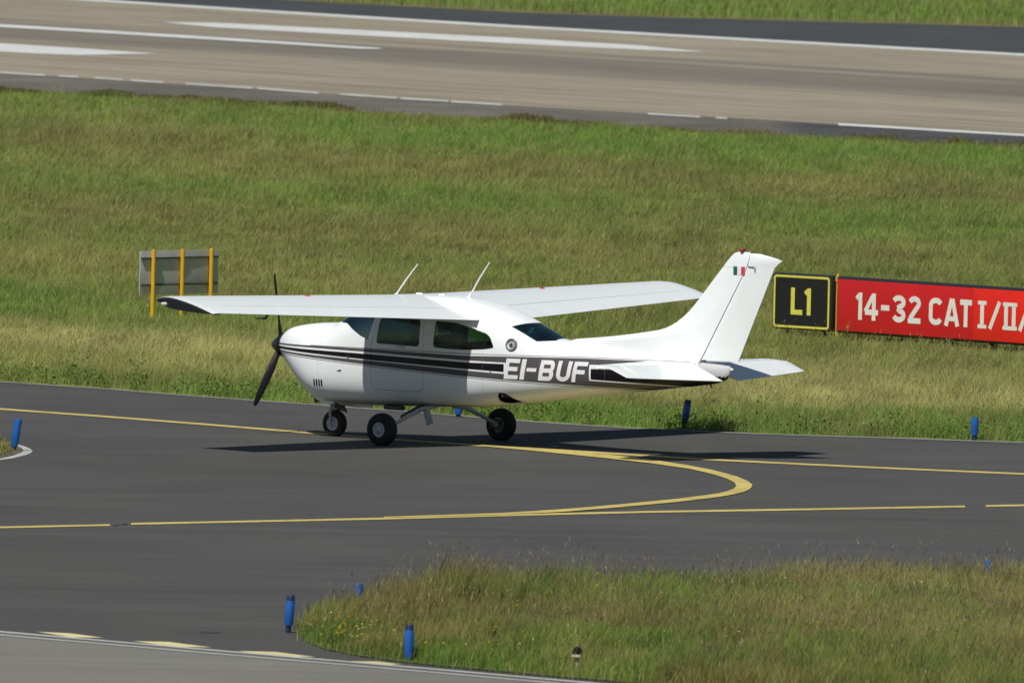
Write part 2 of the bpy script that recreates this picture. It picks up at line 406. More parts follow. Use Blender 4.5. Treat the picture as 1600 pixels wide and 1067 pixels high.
def paint_mat(name, col, wear=0.35, scale=6.0):
    m = mat(name, col, 0.7, spec=0.3); g = NG(m); b = m.node_tree.nodes['Principled BSDF']
    co = g.coords()
    n = g.rng(g.noise(co, scale, 6, 0.7), 0.5, 0.72, 0.0, wear)
    n2 = g.rng(g.noise(co, 0.7, 3), 0.3, 0.7, 0.86, 1.08)
    c = g.mix(n, col, (0.09, 0.09, 0.085))
    cc = g.N.new('ShaderNodeCombineXYZ')
    for i in range(3): g.L.new(n2, cc.inputs[i])
    g.L.new(g.mix(1.0, c, cc.outputs[0], 'MULTIPLY'), b.inputs['Base Color'])
    return m
yellow_line = paint_mat('yellow_marking', (0.55, 0.44, 0.135), 0.55, 3.0)
yellow_pale = paint_mat('pale_yellow_marking', (0.66, 0.58, 0.30), 0.3)
white_line = paint_mat('white_marking', (0.61, 0.62, 0.60), 0.45)
worn_white = paint_mat('worn_white_marking', (0.50, 0.50, 0.47), 0.85, 1.1)
grey_line = paint_mat('faded_edge_marking', (0.24, 0.235, 0.215), 0.9, 0.8)
kerb_white = paint_mat('white_edge_paint', (0.44, 0.45, 0.44), 0.4)

TE = PT['taxi_edge']; NS = PT['near_shoulder']
_tex = np.array([p[0] for p in TE]); _tey = np.array([p[1] for p in TE])
_nsx = np.array([p[0] for p in NS]); _nsy = np.array([p[1] for p in NS])
def ytaxi(x):
    return np.where(x < _tex[0], _tey[0] - (x - _tex[0]) * 1.3, np.where(x > _tex[-1], _tey[-1] - (x - _tex[-1]) * 0.35, np.interp(x, _tex, _tey)))
def yrun(x):
    return np.where(x < _nsx[0], _nsy[0] - (x - _nsx[0]) * 1.4, np.where(x > _nsx[-1], _nsy[-1] - (x - _nsx[-1]) * 1.2, np.interp(x, _nsx, _nsy)))

GREEN = np.array([0.178, 0.285, 0.056]); OLIVE = np.array([0.262, 0.296, 0.084]); STRAW = np.array([0.51, 0.485, 0.20])
TAN = np.array([0.35, 0.325, 0.118]); BROWN = np.array([0.238, 0.214, 0.085]); DGREEN = np.array([0.10, 0.172, 0.036])
def lerp(a, b, t): return a + (b - a) * np.clip(t, 0, 1)[:, None]
def bump1(s, c, wd): return np.exp(-((s - c) / wd) ** 2)
def field_colour(x, y):
    """colour of the meadow between the taxiway and the runway, in strips along them"""
    x = np.asarray(x, float); y = np.asarray(y, float)
    s = (y - ytaxi(x)) / (yrun(x) - ytaxi(x))
    s = s + (fbm(x, y * 0.45, 3.2, 3) - 0.5) * 0.07
    big = fbm(x, y * 0.30, 5.0, 1, 3); med = fbm(x, y * 0.35, 1.6, 4, 3); sm = fbm(x, y * 0.5, 0.5, 7, 2)
    c = np.tile(OLIVE, (len(x), 1))
    c = lerp(c, GREEN, bump1(s, 0.0, 0.035) * 0.8)
    c = lerp(c, STRAW, bump1(s, 0.092, 0.045) * (0.45 + 0.9 * med))
    c = lerp(c, GREEN, bump1(s, 0.20, 0.06) * np.clip(0.9 - 0.09 * (x + 6), 0, 1) * 0.9)
    c = lerp(c, TAN, bump1(s, 0.30, 0.07) * (0.2 + 0.8 * med) * 0.75)
    c = lerp(c, GREEN, bump1(s, 0.385, 0.04) * np.clip(0.75 - 0.05 * x, 0, 1) * 0.6)
    c = lerp(c, BROWN, bump1(s, 0.47, 0.06) * 0.48 * (0.4 + med))
    c = lerp(c, GREEN, bump1(s, 0.61, 0.075) * 0.65)
    c = lerp(c, BROWN, bump1(s, 0.75, 0.05) * 0.52 * (0.5 + med))
    c = lerp(c, GREEN * 1.12, bump1(s, 0.90, 0.08) * 1.0)
    c = lerp(c, BROWN * 0.72, np.clip((4.5 - (yrun(x) - y)) / 4.0, 0, 1) * np.clip(0.3 + 1.2 * med, 0, 1))
    c = lerp(c, TAN, np.clip((big - 0.55) * 5, 0, 1) * 0.35)
    c = lerp(c, GREEN, np.clip((0.45 - big) * 5, 0, 1) * 0.45)
    c = lerp(c, BROWN, np.clip((med - 0.60) * 5, 0, 1) * 0.45)
    return c * (0.66 + 0.68 * sm)[:, None]

def attr_mat(name, attr='tint', rough=0.8, transl=0.0, fine=0.0):
    m = mat(name, (0.1, 0.1, 0.1), rough, spec=0.15); g = NG(m); nt = m.node_tree; b = nt.nodes['Principled BSDF']
    a = g.N.new('ShaderNodeVertexColor'); a.layer_name = attr
    c = a.outputs['Color']
    if fine:
        n = g.rng(g.noise(g.coords(), 5.0, 6, 0.7), 0.25, 0.75, 1 - fine, 1 + fine)
        cc = g.N.new('ShaderNodeCombineXYZ')
        for i in range(3): g.L.new(n, cc.inputs[i])
        c = g.mix(1.0, c, cc.outputs[0], 'MULTIPLY')
    g.L.new(c, b.inputs['Base Color'])
    if transl:
        t = g.N.new('ShaderNodeBsdfTranslucent'); g.L.new(c, t.inputs['Color'])
        mx = g.N.new('ShaderNodeMixShader'); mx.inputs[0].default_value = transl
        g.L.new(b.outputs[0], mx.inputs[1]); g.L.new(t.outputs[0], mx.inputs[2])
        g.L.new(mx.outputs[0], nt.nodes['Material Output'].inputs['Surface'])
    return m
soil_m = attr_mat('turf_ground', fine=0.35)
blade_m = attr_mat('grass_blade', transl=0.38)

def raw_mesh(name, V, loops, starts, cols, mat_, parent=None, attr=True):
    me = bpy.data.meshes.new(name)
    me.vertices.add(len(V)); me.vertices.foreach_set('co', V.astype(np.float32).ravel())
    me.loops.add(len(loops)); me.loops.foreach_set('vertex_index', loops.astype(np.int32))
    me.polygons.add(len(starts)); me.polygons.foreach_set('loop_start', starts.astype(np.int32))
    me.update(calc_edges=True)
    if cols is not None:
        ca = me.color_attributes.new('tint', 'FLOAT_COLOR', 'POINT')
        ca.data.foreach_set('color', np.concatenate([cols, np.ones((len(cols), 1))], 1).astype(np.float32).ravel())
    me.validate()
    return link(name, me, mat_, parent)

# base ground: one sheet to the horizon, finer where it is seen
def ground_sheet():
    xs = np.concatenate([[-3000, -800, -200, -60, -30], np.arange(-20, 20.01, 0.5), [30, 60, 200, 800, 3000]])
    ys = np.concatenate([[-600, -300, -150, -80], np.arange(-60, 300.01, 1.0), [340, 400, 500, 800, 1500, 4000]])
    X, Y = np.meshgrid(xs, ys)
    V = np.stack([X.ravel(), Y.ravel(), np.zeros(X.size)], 1)
    nx, ny = len(xs), len(ys)
    i = np.arange(ny - 1)[:, None] * nx + np.arange(nx - 1)[None, :]
    q = np.stack([i, i + 1, i + nx + 1, i + nx], -1).reshape(-1, 4)
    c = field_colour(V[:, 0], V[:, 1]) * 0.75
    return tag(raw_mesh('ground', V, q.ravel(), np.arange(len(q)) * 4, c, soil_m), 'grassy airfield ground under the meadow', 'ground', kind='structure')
ground_sheet()

# taxiway: asphalt up to the far edge, down to the apron
tw = [(-200, 230)] + TE + [(60, -15), (400, -130), (400, -225), (-200, -225)]
taxiway = sheet('taxiway', tw, 0.006, asphalt, label='dark grey asphalt taxiway under the white airplane', cat='taxiway', kind='structure')
sheet('edge_line', PT['edge_line'], 0.012, grey_line, taxiway)
for k in ('T1', 'T2a', 'T2b', 'T2c'): sheet('taxi_line', PT[k], 0.012, yellow_line, taxiway)
sheet('curved_lead_line', PT['curve'], 0.016, yellow_line, taxiway)
apron = sheet('apron', PT['apron'], 0.012, apron_m, label='pale grey concrete apron in the near left corner', cat='apron', kind='structure')
sheet('edge_line', PT['apron_line_a'], 0.020, kerb_white, apron)
sheet('edge_line', PT['apron_line_b'], 0.018, kerb_white, apron)
for i in range(5): sheet('yellow_dash', PT['dash%d' % i], 0.012, yellow_pale, taxiway)
oil_m = mat('oil_stain', (0.040, 0.039, 0.038), 0.7, noise=.4, nscale=9)
for ox, oy, rx, ry in ((-2.30, -42.5, .10, .20),):
    sheet('oil_stain', [(ox + rx * math.cos(a) * (1 + .25 * math.sin(3 * a)), oy + ry * math.sin(a) * (1 + .2 * math.cos(2 * a))) for a in np.linspace(0, 2 * np.pi, 24, endpoint=False)], 0.010 + .002 * (ox < -2.4), oil_m, taxiway)
isl = sheet('white_kerb_line', PT['isl_outer'], 0.010, kerb_white, taxiway)
# a patch of old black paint where the line is broken
for cx, cy in ((-3.83, -21.75), (-3.74, -21.5)):
    sheet('blackout_patch', [(cx - .035, cy - .30), (cx + .03, cy - .22), (cx + .04, cy + .16), (cx - .02, cy + .10)], 0.012, mat('old_black_paint', (0.04, 0.04, 0.04), 0.8), taxiway)
rw = PT['rw_far'] + PT['rw_near'][::-1]
rw_far_ext = [(-400, 770)] + PT['rw_far'] + [(300, -190)]
rw_near_ext = [(-400, 690)] + PT['rw_near'] + [(300, -240)]
runway = sheet('runway', rw_far_ext + rw_near_ext[::-1], 0.008, runway_m, label='tan concrete runway with dark rubber streaks', cat='runway', kind='structure')
fs = [(-400, 800)] + PT['far_shoulder'] + [(300, -150)]
sheet('far_shoulder', fs + rw_far_ext[::-1], 0.006, shoulder_dark, label='dark asphalt shoulder along the far side of the runway', cat='shoulder', kind='structure')
ns = [(-400, 680)] + PT['near_shoulder'] + [(300, -250)]
sheet('near_shoulder', rw_near_ext + ns[::-1], 0.006, shoulder_old, label='worn grey asphalt shoulder along the near side of the runway', cat='shoulder', kind='structure')
sheet('edge_line', PT['far_line'], 0.016, white_line, runway)
for i in range(14): sheet('worn_edge_line', PT['near_line%d' % i], 0.016, white_line if i in (12, 13) else worn_white, runway)
for k in 'ABC': sheet('runway_stripe', PT['stripe' + k], 0.016, white_line, runway)
# ------------------------------------------------------------------ the airplane (local axes: +x forward, +y left, +z up)
YAW = math.radians(180 - 36.97)
plane = empty('light_aircraft', (0, 0, 0), YAW)
tag(plane, 'white high-wing propeller airplane with black and grey side stripes lettered EI-BUF', 'airplane')

ZT = pchip([2.745, 2.72, 2.66, 2.58, 2.50, 2.30, 2.0, 1.66, 1.56, 1.445, 1.2, 1.0, .85, .5, .1, -.3, -.6, -.9, -1.15, -1.37, -1.62, -1.80, -2.0, -2.2, -2.6, -3.0, -3.5, -4.0, -4.3, -4.78],
           [1.235, 1.30, 1.37, 1.425, 1.455, 1.497, 1.533, 1.556, 1.598, 1.669, 1.80, 1.885, 1.915, 1.955, 1.982, 1.985, 1.95, 1.888, 1.815, 1.735, 1.64, 1.565, 1.485, 1.465, 1.435, 1.40, 1.36, 1.32, 1.295, 1.25])
ZB = pchip([2.745, 2.72, 2.66, 2.60, 2.465, 2.30, 2.08, 1.86, 1.42, 1.0, .45, -.1, -.74, -1.17, -1.7, -2.23, -2.76, -3.3, -3.82, -4.35, -4.6, -4.73, -4.78],
           [1.165, 1.10, 1.015, .955, .83, .675, .548, .475, .465, .467, .482, .498, .525, .575, .636, .71, .777, .844, .911, .978, 1.022, 1.08, 1.14])
WD = pchip([2.745, 2.72, 2.66, 2.58, 2.50, 2.40, 2.2, 2.0, 1.6, 1.2, .9, 0, -.6, -1.2, -1.7, -2.2, -2.8, -3.4, -4.0, -4.4, -4.7, -4.78],
           [.06, .10, .160, .215, .270, .330, .425, .487, .535, .555, .565, .57, .56, .53, .475, .405, .315, .235, .16, .105, .05, .03])
NU = pchip([2.745, 2.4, 1.7, 1.2, .8, -.6, -1.2, -1.7, -2.2, -4.78], [2.0, 2.3, 2.5, 3.0, 3.6, 3.6, 3.0, 2.6, 2.4, 2.1])
NL = pchip([2.745, 2.4, 1.8, .5, -1.0, -2.2, -4.78], [1.7, 1.8, 2.7, 3.3, 3.1, 2.5, 2.1])
ZF = pchip([2.745, 2.3, 1.5, .5, -1.0, -4.78], [.5, .52, .52, .46, .46, .46])   # height fraction of the widest point
def zmid(x): return ZB(x) + ZF(x) * (ZT(x) - ZB(x))
def half_width(x, z):
    zt, zb, w_, zm = ZT(x), ZB(x), WD(x), zmid(x)
    if z >= zm: t, n = (z - zm) / (zt - zm), NU(x)
    else: t, n = (zm - z) / (zm - zb), NL(x)
    return w_ * max(0.0, 1 - min(t, 1) ** n) ** (1 / n)
def fus_ring(x, inset=0.0, nq=18):
    zt, zb, w_, zm = ZT(x) - inset, ZB(x) + inset, max(WD(x) - inset, 0.01), zmid(x)
    def quarter(h, n):
        t = np.linspace(0, np.pi / 2, 400)
        yy = w_ * np.cos(t) ** (2 / n); zz = h * np.sin(t) ** (2 / n)
        s = np.concatenate([[0], np.cumsum(np.hypot(np.diff(yy), np.diff(zz)))]); s /= s[-1]
        q = np.linspace(0, 1, nq + 1)
        return np.interp(q, s, yy), np.interp(q, s, zz)
    yu, zu = quarter(zt - zm, NU(x)); yl, zl = quarter(zm - zb, NL(x))
    P = [(x, y, zm + z) for y, z in zip(yu[:-1], zu[:-1])]
    P += [(x, -y, zm + z) for y, z in zip(yu[::-1][:-1], zu[::-1][:-1])]
    P += [(x, -y, zm - z) for y, z in zip(yl[:-1], zl[:-1])]
    P += [(x, y, zm - z) for y, z in zip(yl[::-1][:-1], zl[::-1][:-1])]
    return P
XS = [2.745, 2.73, 2.70, 2.66, 2.62, 2.58, 2.54, 2.5, 2.45, 2.4] + list(np.arange(2.32, 1.75, -0.09)) + [1.72, 1.66, 1.61, 1.56, 1.5] + list(np.arange(1.44, -2.3, -0.075)) + list(np.arange(-2.4, -4.31, -0.14))
XS = sorted(set(round(float(v), 4) for v in XS), reverse=True)
XS = [v for v in XS if v > -4.30] + [-4.30]

# ---- livery: bands along the side, given in the airplane's own x and z
def livery():
    m = mat('livery_paint', WHITE, 0.34, spec=0.4, coat=0.08); g = NG(m); b = m.node_tree.nodes['Principled BSDF']
    co = g.coords(); X = g.xyz(co); x, z = X['X'], X['Z']
    x0, x1, y0, y1 = -4.9, 2.9, 0.7, 1.5
    def C(*p): return g.curve(x, p, x0, x1, y0, y1)
    pin0 = C((2.9, 1.240), (2.3, 1.243), (.87, 1.253), (-.8, 1.254), (-1.41, 1.262), (-2.6, 1.282), (-4.0, 1.285), (-4.9, 1.29))
    g1t = C((2.9, 1.236), (2.3, 1.238), (.87, 1.240), (-.8, 1.222), (-1.41, 1.240), (-2.6, 1.264), (-4.0, 1.268), (-4.9, 1.268))
    g1b = C((2.9, 1.215), (2.3, 1.212), (.87, 1.200), (-.8, 1.161), (-1.42, 1.157), (-2.8, 1.185), (-3.95, 1.265), (-4.9, 1.30))
    bt = C((2.9, 1.192), (2.3, 1.188), (.87, 1.168), (-.8, 1.130), (-1.42, 1.135), (-2.8, 1.125), (-4.0, 1.15), (-4.9, 1.2))
    bb = C((2.9, 1.168), (2.3, 1.155), (.87, 1.100), (-.8, 1.050), (-1.42, 1.034), (-2.8, .988), (-3.8, .962), (-4.9, .93))
    g2t = C((2.9, 1.143), (2.3, 1.132), (.87, 1.085), (-.8, 1.026), (-1.42, 1.006), (-2.8, .968), (-3.8, .945), (-4.9, .92))
    g2b = C((2.9, 1.122), (2.3, 1.105), (.87, 1.027), (-.8, .947), (-1.42, .925), (-2.6, .895), (-3.8, .868), (-4.9, .84))
    def gt(a, b_): return g.math('GREATER_THAN', a, b_)
    def lt(a, b_): return g.math('LESS_THAN', a, b_)
    def AND(a, b_): return g.math('MULTIPLY', a, b_)
    def OR(a, b_): return g.math('MAXIMUM', a, b_)
    def NOT(a): return g.math('SUBTRACT', 1.0, a)
    def band(top, bot): return AND(lt(z, top), gt(z, bot))
    def off(c, d): return g.math('ADD', c, d)
    regbox = AND(lt(x, -1.425), gt(x, -2.685))
    # the three main bands
    grey = OR(band(g1t, g1b), band(g2t, g2b))
    grey = OR(grey, AND(regbox, band(g1t, g2b)))
    black = AND(band(off(bt, .004), off(bb, -.004)), NOT(AND(lt(x, -1.40), gt(x, -2.71))))
    pins = OR(AND(band(pin0, off(pin0, -0.009)), lt(x, 1.9)), band(off(g2b, -0.011), off(g2b, -0.021)))
    n = g.noise(co, 5.0, 4, 0.6)
    dirt = g.noise(g.mapping(co, sc=(0.8, 3, 3)), 3.0, 5, 0.65)
    wh = g.mix(g.rng(dirt, 0.45, 0.8, 0.0, 0.12), WHITE, (0.55, 0.53, 0.48))
    gr = g.mix(g.rng(n, 0.3, 0.7), (0.080, 0.073, 0.080), (0.096, 0.088, 0.092))
    # belly shade put into the colour, broken into lengthwise streaks
    belly_shade = AND(AND(g.rng(z, .585, .50, 0.0, 1.0, True), g.rng(x, 1.95, 1.5, 0.0, 1.0, True)), g.rng(x, -1.6, -.6, 0.0, 1.0, True))
    belly_shade = AND(belly_shade, g.rng(g.noise(g.mapping(co, sc=(.5, 7, 2)), 1.6, 5, .6), .30, .60, .25, .85))
    wh = g.mix(belly_shade, wh, (.10, .095, .085))
    c = g.mix(grey, wh, gr)
    c = g.mix(black, c, (0.006, 0.004, 0.008))
    c = g.mix(pins, c, (0.10, 0.09, 0.10))
    # faint panel joints round the cowling and behind the cabin
    j = None
    for xx in (1.72, -1.06, -1.93, -2.92, -3.42):
        q = lt(g.math('ABSOLUTE', g.math('SUBTRACT', x, xx)), 0.0035)
        j = q if j is None else OR(j, q)
    c = g.mix(AND(j, 0.35), c, (0.2, 0.2, 0.2))
    g.L.new(c, b.inputs['Base Color'])
    return m
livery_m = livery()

def round_poly(pts, r, n=5):
    out = []; N = len(pts)
    rr = r if isinstance(r, (list, tuple)) else [r] * N
    for i in range(N):
        p = Vector(pts[i]); a = (Vector(pts[i - 1]) - p); b = (Vector(pts[(i + 1) % N]) - p)
        d = min(rr[i], a.length * 0.45, b.length * 0.45)
        if d < 1e-4: out.append(tuple(p)); continue
        A = p + a.normalized() * d; B = p + b.normalized() * d
        for k in range(n + 1):
            t = k / n; out.append(tuple(A * (1 - t) ** 2 + p * 2 * t * (1 - t) + B * t ** 2))
    return out
def shrink(poly, d):
    c = sum((Vector(p) for p in poly), Vector((0, 0))) / len(poly)
    out = []
    for p in poly:
        v = Vector(p) - c; L = v.length
        out.append(tuple(c + v * (L - d) / L))
    return out
def cutter(poly, y0, y1):
    bm = bmesh.new()
    a = [bm.verts.new((x, y0, z)) for x, z in poly]; b = [bm.verts.new((x, y1, z)) for x, z in poly]
    n = len(a)
    for k in range(n): bm.faces.new((a[k], a[(k + 1) % n], b[(k + 1) % n], b[k]))
    bm.faces.new(a[::-1]); bm.faces.new(b)
    bmesh.ops.recalc_face_normals(bm, faces=bm.faces[:])
    me = bpy.data.meshes.new('cutter'); bm.to_mesh(me); bm.free()
    o = bpy.data.objects.new('cutter', me); COL.objects.link(o)
    return o
def fus_object(inset=0.0, thick=0.02, xs=XS):
    bm = bmesh.new()
    loft(bm, [fus_ring(x, inset) for x in xs])
    bmesh.ops.recalc_face_normals(bm, faces=bm.faces[:])
    me = bpy.data.meshes.new('shell'); bm.to_mesh(me); bm.free()
    o = bpy.data.objects.new('shell', me); COL.objects.link(o)
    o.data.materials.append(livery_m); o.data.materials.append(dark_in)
    if thick:
        s = o.modifiers.new('s', 'SOLIDIFY'); s.thickness = thick; s.offset = -1; s.material_offset = 1; s.material_offset_rim = 1; s.use_even_offset = False
    return o
def cut(o, ops):
    """apply (operation, cutter) list, return evaluated mesh"""
    for op, c in ops:
        md = o.modifiers.new('b', 'BOOLEAN'); md.operation = op; md.object = c; md.solver = 'EXACT'
    bpy.context.view_layer.update()
    dg = bpy.context.evaluated_depsgraph_get()
    me = bpy.data.meshes.new_from_object(o.evaluated_get(dg), preserve_all_data_layers=False, depsgraph=dg)
    o.modifiers.clear()
    return me

P_front = round_poly([(.715, 1.322), (.665, 1.672), (-.018, 1.672), (-.018, 1.308)], [.05, .05, .06, .06])
P_rear = round_poly([(-.245, 1.318), (-.265, 1.665), (-.62, 1.655), (-.90, 1.583), (-1.10, 1.530), (-1.165, 1.480), (-1.235, 1.345), (-1.08, 1.318), (-.75, 1.298), (-.45, 1.300)], [.03, .04, .1, .1, .06, .05, .03, .1, .1, .1])
P_shield = [(1.66, 1.575), (1.30, 1.566), (1.24, 1.545), (1.12, 1.476), (.99, 1.408), (.855, 1.360), (.765, 1.66), (.735, 1.80), (1.13, 1.80)]
P_back = [(-1.385, 1.655), (-1.50, 1.582), (-1.70, 1.487), (-1.80, 1.449), (-2.02, 1.462), (-1.88, 1.60), (-1.50, 1.78), (-1.42, 1.74)]
P_back = [(-1.39, 1.635), (-1.60, 1.545), (-1.805, 1.452), (-2.005, 1.470), (-1.84, 1.64), (-1.60, 1.72), (-1.455, 1.662)]
P_door = round_poly([(.80, .70), (.80, 1.25), (.72, 1.685), (-.085, 1.685), (-.085, 1.02), (-.075, .70)], [.08, .02, .03, .03, .02, .12])
P_well = round_poly([(-1.18, .30), (-1.195, .64), (-1.26, .752), (-1.38, .752), (-1.47, .67), (-1.60, .585), (-1.80, .50), (-1.80, .30)], [.0, .05, .07, .06, .06, .05, 0, 0])

c_wind = {s: cutter(P_front, .2 * s, 1.2 * s) for s in (1, -1)}
c_rear = {s: cutter(P_rear, .2 * s, 1.2 * s) for s in (1, -1)}
c_shield = cutter(P_shield, -1.2, 1.2)
c_back = cutter(P_back, -1.2, 1.2)
c_door = {s: cutter(P_door, .15 * s, 1.2 * s) for s in (1, -1)}
c_doorin = {s: cutter(shrink(P_door, .007), .15 * s, 1.2 * s) for s in (1, -1)}
c_well = {s: cutter(P_well, .025 * s, 1.2 * s) for s in (1, -1)}

D_ = 'DIFFERENCE'; I_ = 'INTERSECT'
shell = fus_object()
def addpart(name, me, parent, mats=None, angle=28):
    o = link(name, me, mats, parent)
    shade(me, angle)
    return o
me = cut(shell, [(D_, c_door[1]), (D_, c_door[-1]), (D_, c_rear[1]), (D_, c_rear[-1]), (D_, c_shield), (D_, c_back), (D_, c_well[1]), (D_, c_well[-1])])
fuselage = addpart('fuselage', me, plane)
for s in (1, -1):
    me = cut(shell, [(I_, c_doorin[s]), (D_, c_wind[s])])
    door = addpart('door', me, plane)
    bm = bmesh.new()
    yy = half_width(.06, 1.285) * s
    box(bm, (.30, (half_width(.3, 1.29) + .012) * s, 1.295), (.13, .02, .03), bev=.006)
    finish('handle', bm, metal, door)
    glz = fus_object(.008, .004)
    me = cut(glz, [(I_, c_wind[s])]); me.materials.clear(); addpart('window', me, door, glass)
    me = cut(glz, [(I_, c_rear[s])]); me.materials.clear(); addpart('side_window', me, plane, glass)
    bpy.data.objects.remove(glz)
glz = fus_object(.008, .004)
me = cut(glz, [(I_, c_shield)]); me.materials.clear(); addpart('windshield', me, plane, screen_glass)
me = cut(glz, [(I_, c_back)]); me.materials.clear(); addpart('rear_window', me, plane, screen_glass)
bpy.data.objects.remove(glz)
for o in [shell, c_shield, c_back] + [d[s] for d in (c_wind, c_rear, c_door, c_doorin, c_well) for s in (1, -1)]:
    bpy.data.objects.remove(o)

# cabin: floor, panel, seats
bm = bmesh.new()
loft(bm, [[(x, -half_width(x, .66) + .08, .645), (x, half_width(x, .66) - .08, .645), (x, half_width(x, .66) - .08, .67), (x, -half_width(x, .66) + .08, .67)] for x in (1.4, .8, .3, 0, -.4, -.8, -1.1)])
finish('cabin_floor', bm, dark_in, plane)
bm = bmesh.new(); box(bm, (1.18, 0, 1.24), (.22, .98, .36), bev=.04); finish('instrument_panel', bm, seat_m, plane)
bm = bmesh.new(); box(bm, (-1.32, 0, 1.0), (.03, .86, .62), bev=.01); finish('baggage_bulkhead', bm, dark_in, plane)
def make_seat(x, y, back=.55, hr=True):
    bm = bmesh.new()
    box(bm, (x, y, .86), (.46, .44, .14), bev=.04)
    box(bm, (x - .27, y, .90 + back / 2), (.11, .43, back), Matrix.Rotation(0, 3, 'Y'), bev=.04)
    box(bm, (x, y, .735), (.28, .34, .12))
    st_ = finish('seat', bm, seat_m, plane)
    if hr:
        bm = bmesh.new(); box(bm, (x - .27, y, .90 + back + .10), (.09, .27, .17), bev=.035); finish('headrest', bm, seat_m, st_)
for y in (.27, -.27): make_seat(.42, y)
for y in (.27, -.27): make_seat(-.42, y, .50, y < 0)

# tail cone
bm = bmesh.new(); loft(bm, [fus_ring(x, 0.001) for x in (-4.304, -4.4, -4.5, -4.6, -4.66, -4.71, -4.75, -4.78)])
for f in bm.faces:
    if f.calc_center_median().z < 1.105: f.material_index = 1
tail_cone = finish('tail_cone', bm, [mat('tail_cone_grey', (.50, .51, .515), .4), black_paint], plane)
bm = bmesh.new(); lathe(bm, [(0, .0), (0, .022), (.03, .022), (.045, .012), (.05, 0)], (-4.775, 0, 1.205), (-1, 0, 0), 16); finish('tail_light', bm, lens_m, tail_cone)

# ---- wing
def wing_paint():
    m = mat('wing_paint', WHITE, 0.30, spec=0.5, coat=0.25); g = NG(m); b = m.node_tree.nodes['Principled BSDF']
    co = g.coords(); X = g.xyz(co)
    ay = g.math('ABSOLUTE', X['Y'])
    rib = g.math('LESS_THAN', g.math('ABSOLUTE', g.math('SUBTRACT', g.math('FRACT', g.math('DIVIDE', g.math('ADD', ay, .05), .78)), .5)), .0045)
    spar = g.math('LESS_THAN', g.math('ABSOLUTE', g.math('SUBTRACT', X['X'], g.math('SUBTRACT', .36, g.math('MULTIPLY', ay, .02)))), .0035)
    ln = g.math('MULTIPLY', g.math('MAXIMUM', rib, spar), .22)
    d = g.noise(g.mapping(co, sc=(.7, 5, 1)), 1.5, 5, .6)
    c = g.mix(g.rng(d, .42, .75, 0.0, .14), WHITE, (.58, .58, .55))
    c = g.mix(ln, c, (.2, .2, .2))
    g.L.new(c, b.inputs['Base Color'])
    return m
wing_m = wing_paint()
def naca(t, tk=.15, m=.022, p=.38):
    yt = 5 * tk * (.2969 * math.sqrt(t) - .1260 * t - .3516 * t * t + .2843 * t ** 3 - .1030 * t ** 4)
    yc = m / p ** 2 * (2 * p * t - t * t) if t < p else m / (1 - p) ** 2 * ((1 - 2 * p) + 2 * p * t - t * t)
    return yc + yt, yc - yt
def wing_def(ay):
    u = max(0.0, (ay - .55) / (5.35 - .55))
    xl = .88 + (.62 - .88) * u; xt = -.95 + (-.40 + .95) * u
    zl = 1.845 + (1.995 - 1.845) * u; zt_ = 1.705 + (1.868 - 1.705) * u
    return xl, xt, zl, zt_, .155 + (.150 - .155) * u
def wpt(y, t, up, tipk=0.0):
    xl, xt, zl, zt_, tk = wing_def(abs(y))
    c = xl - xt
    a, b = naca(t, tk)
    if tipk: b = b + (a - .012 - b) * tipk; 
    return (xl - t * c, y, zl + (zt_ - zl) * t + (a if up else b) * c)
TC = .73
def wring(y, t0, t1, n=14, tipk=0.0, xs=None):
    """upper from t1 forward to t0, lower back to t1 (t0=0: leading edge)"""
    k = np.linspace(0, 1, n)
    ts = t0 + (t1 - t0) * (1 - np.cos(k * np.pi / 2)) if t0 == 0 else t0 + (t1 - t0) * k
    up = [wpt(y, t, True, tipk) for t in ts[::-1]]
    lo = [wpt(y, t, False, tipk) for t in (ts[1:] if t0 == 0 else ts)]
    return up + lo
bm = bmesh.new()
ys = [-5.35, -5.05, -4, -2.95, -1.5, -.6, 0, .6, 1.5, 2.95, 4, 5.05, 5.35]
loft(bm, [wring(y, 0, TC) for y in ys])
loft(bm, [wring(y, TC + .001, 1.0, 5) for y in (-.58, 0, .58)])
for s in (1, -1):
    loft(bm, [wring(y * s, TC + .001, 1.0, 5) for y in (5.06, 5.35)])
wing = finish('wing', bm, wing_m, plane, angle=30)
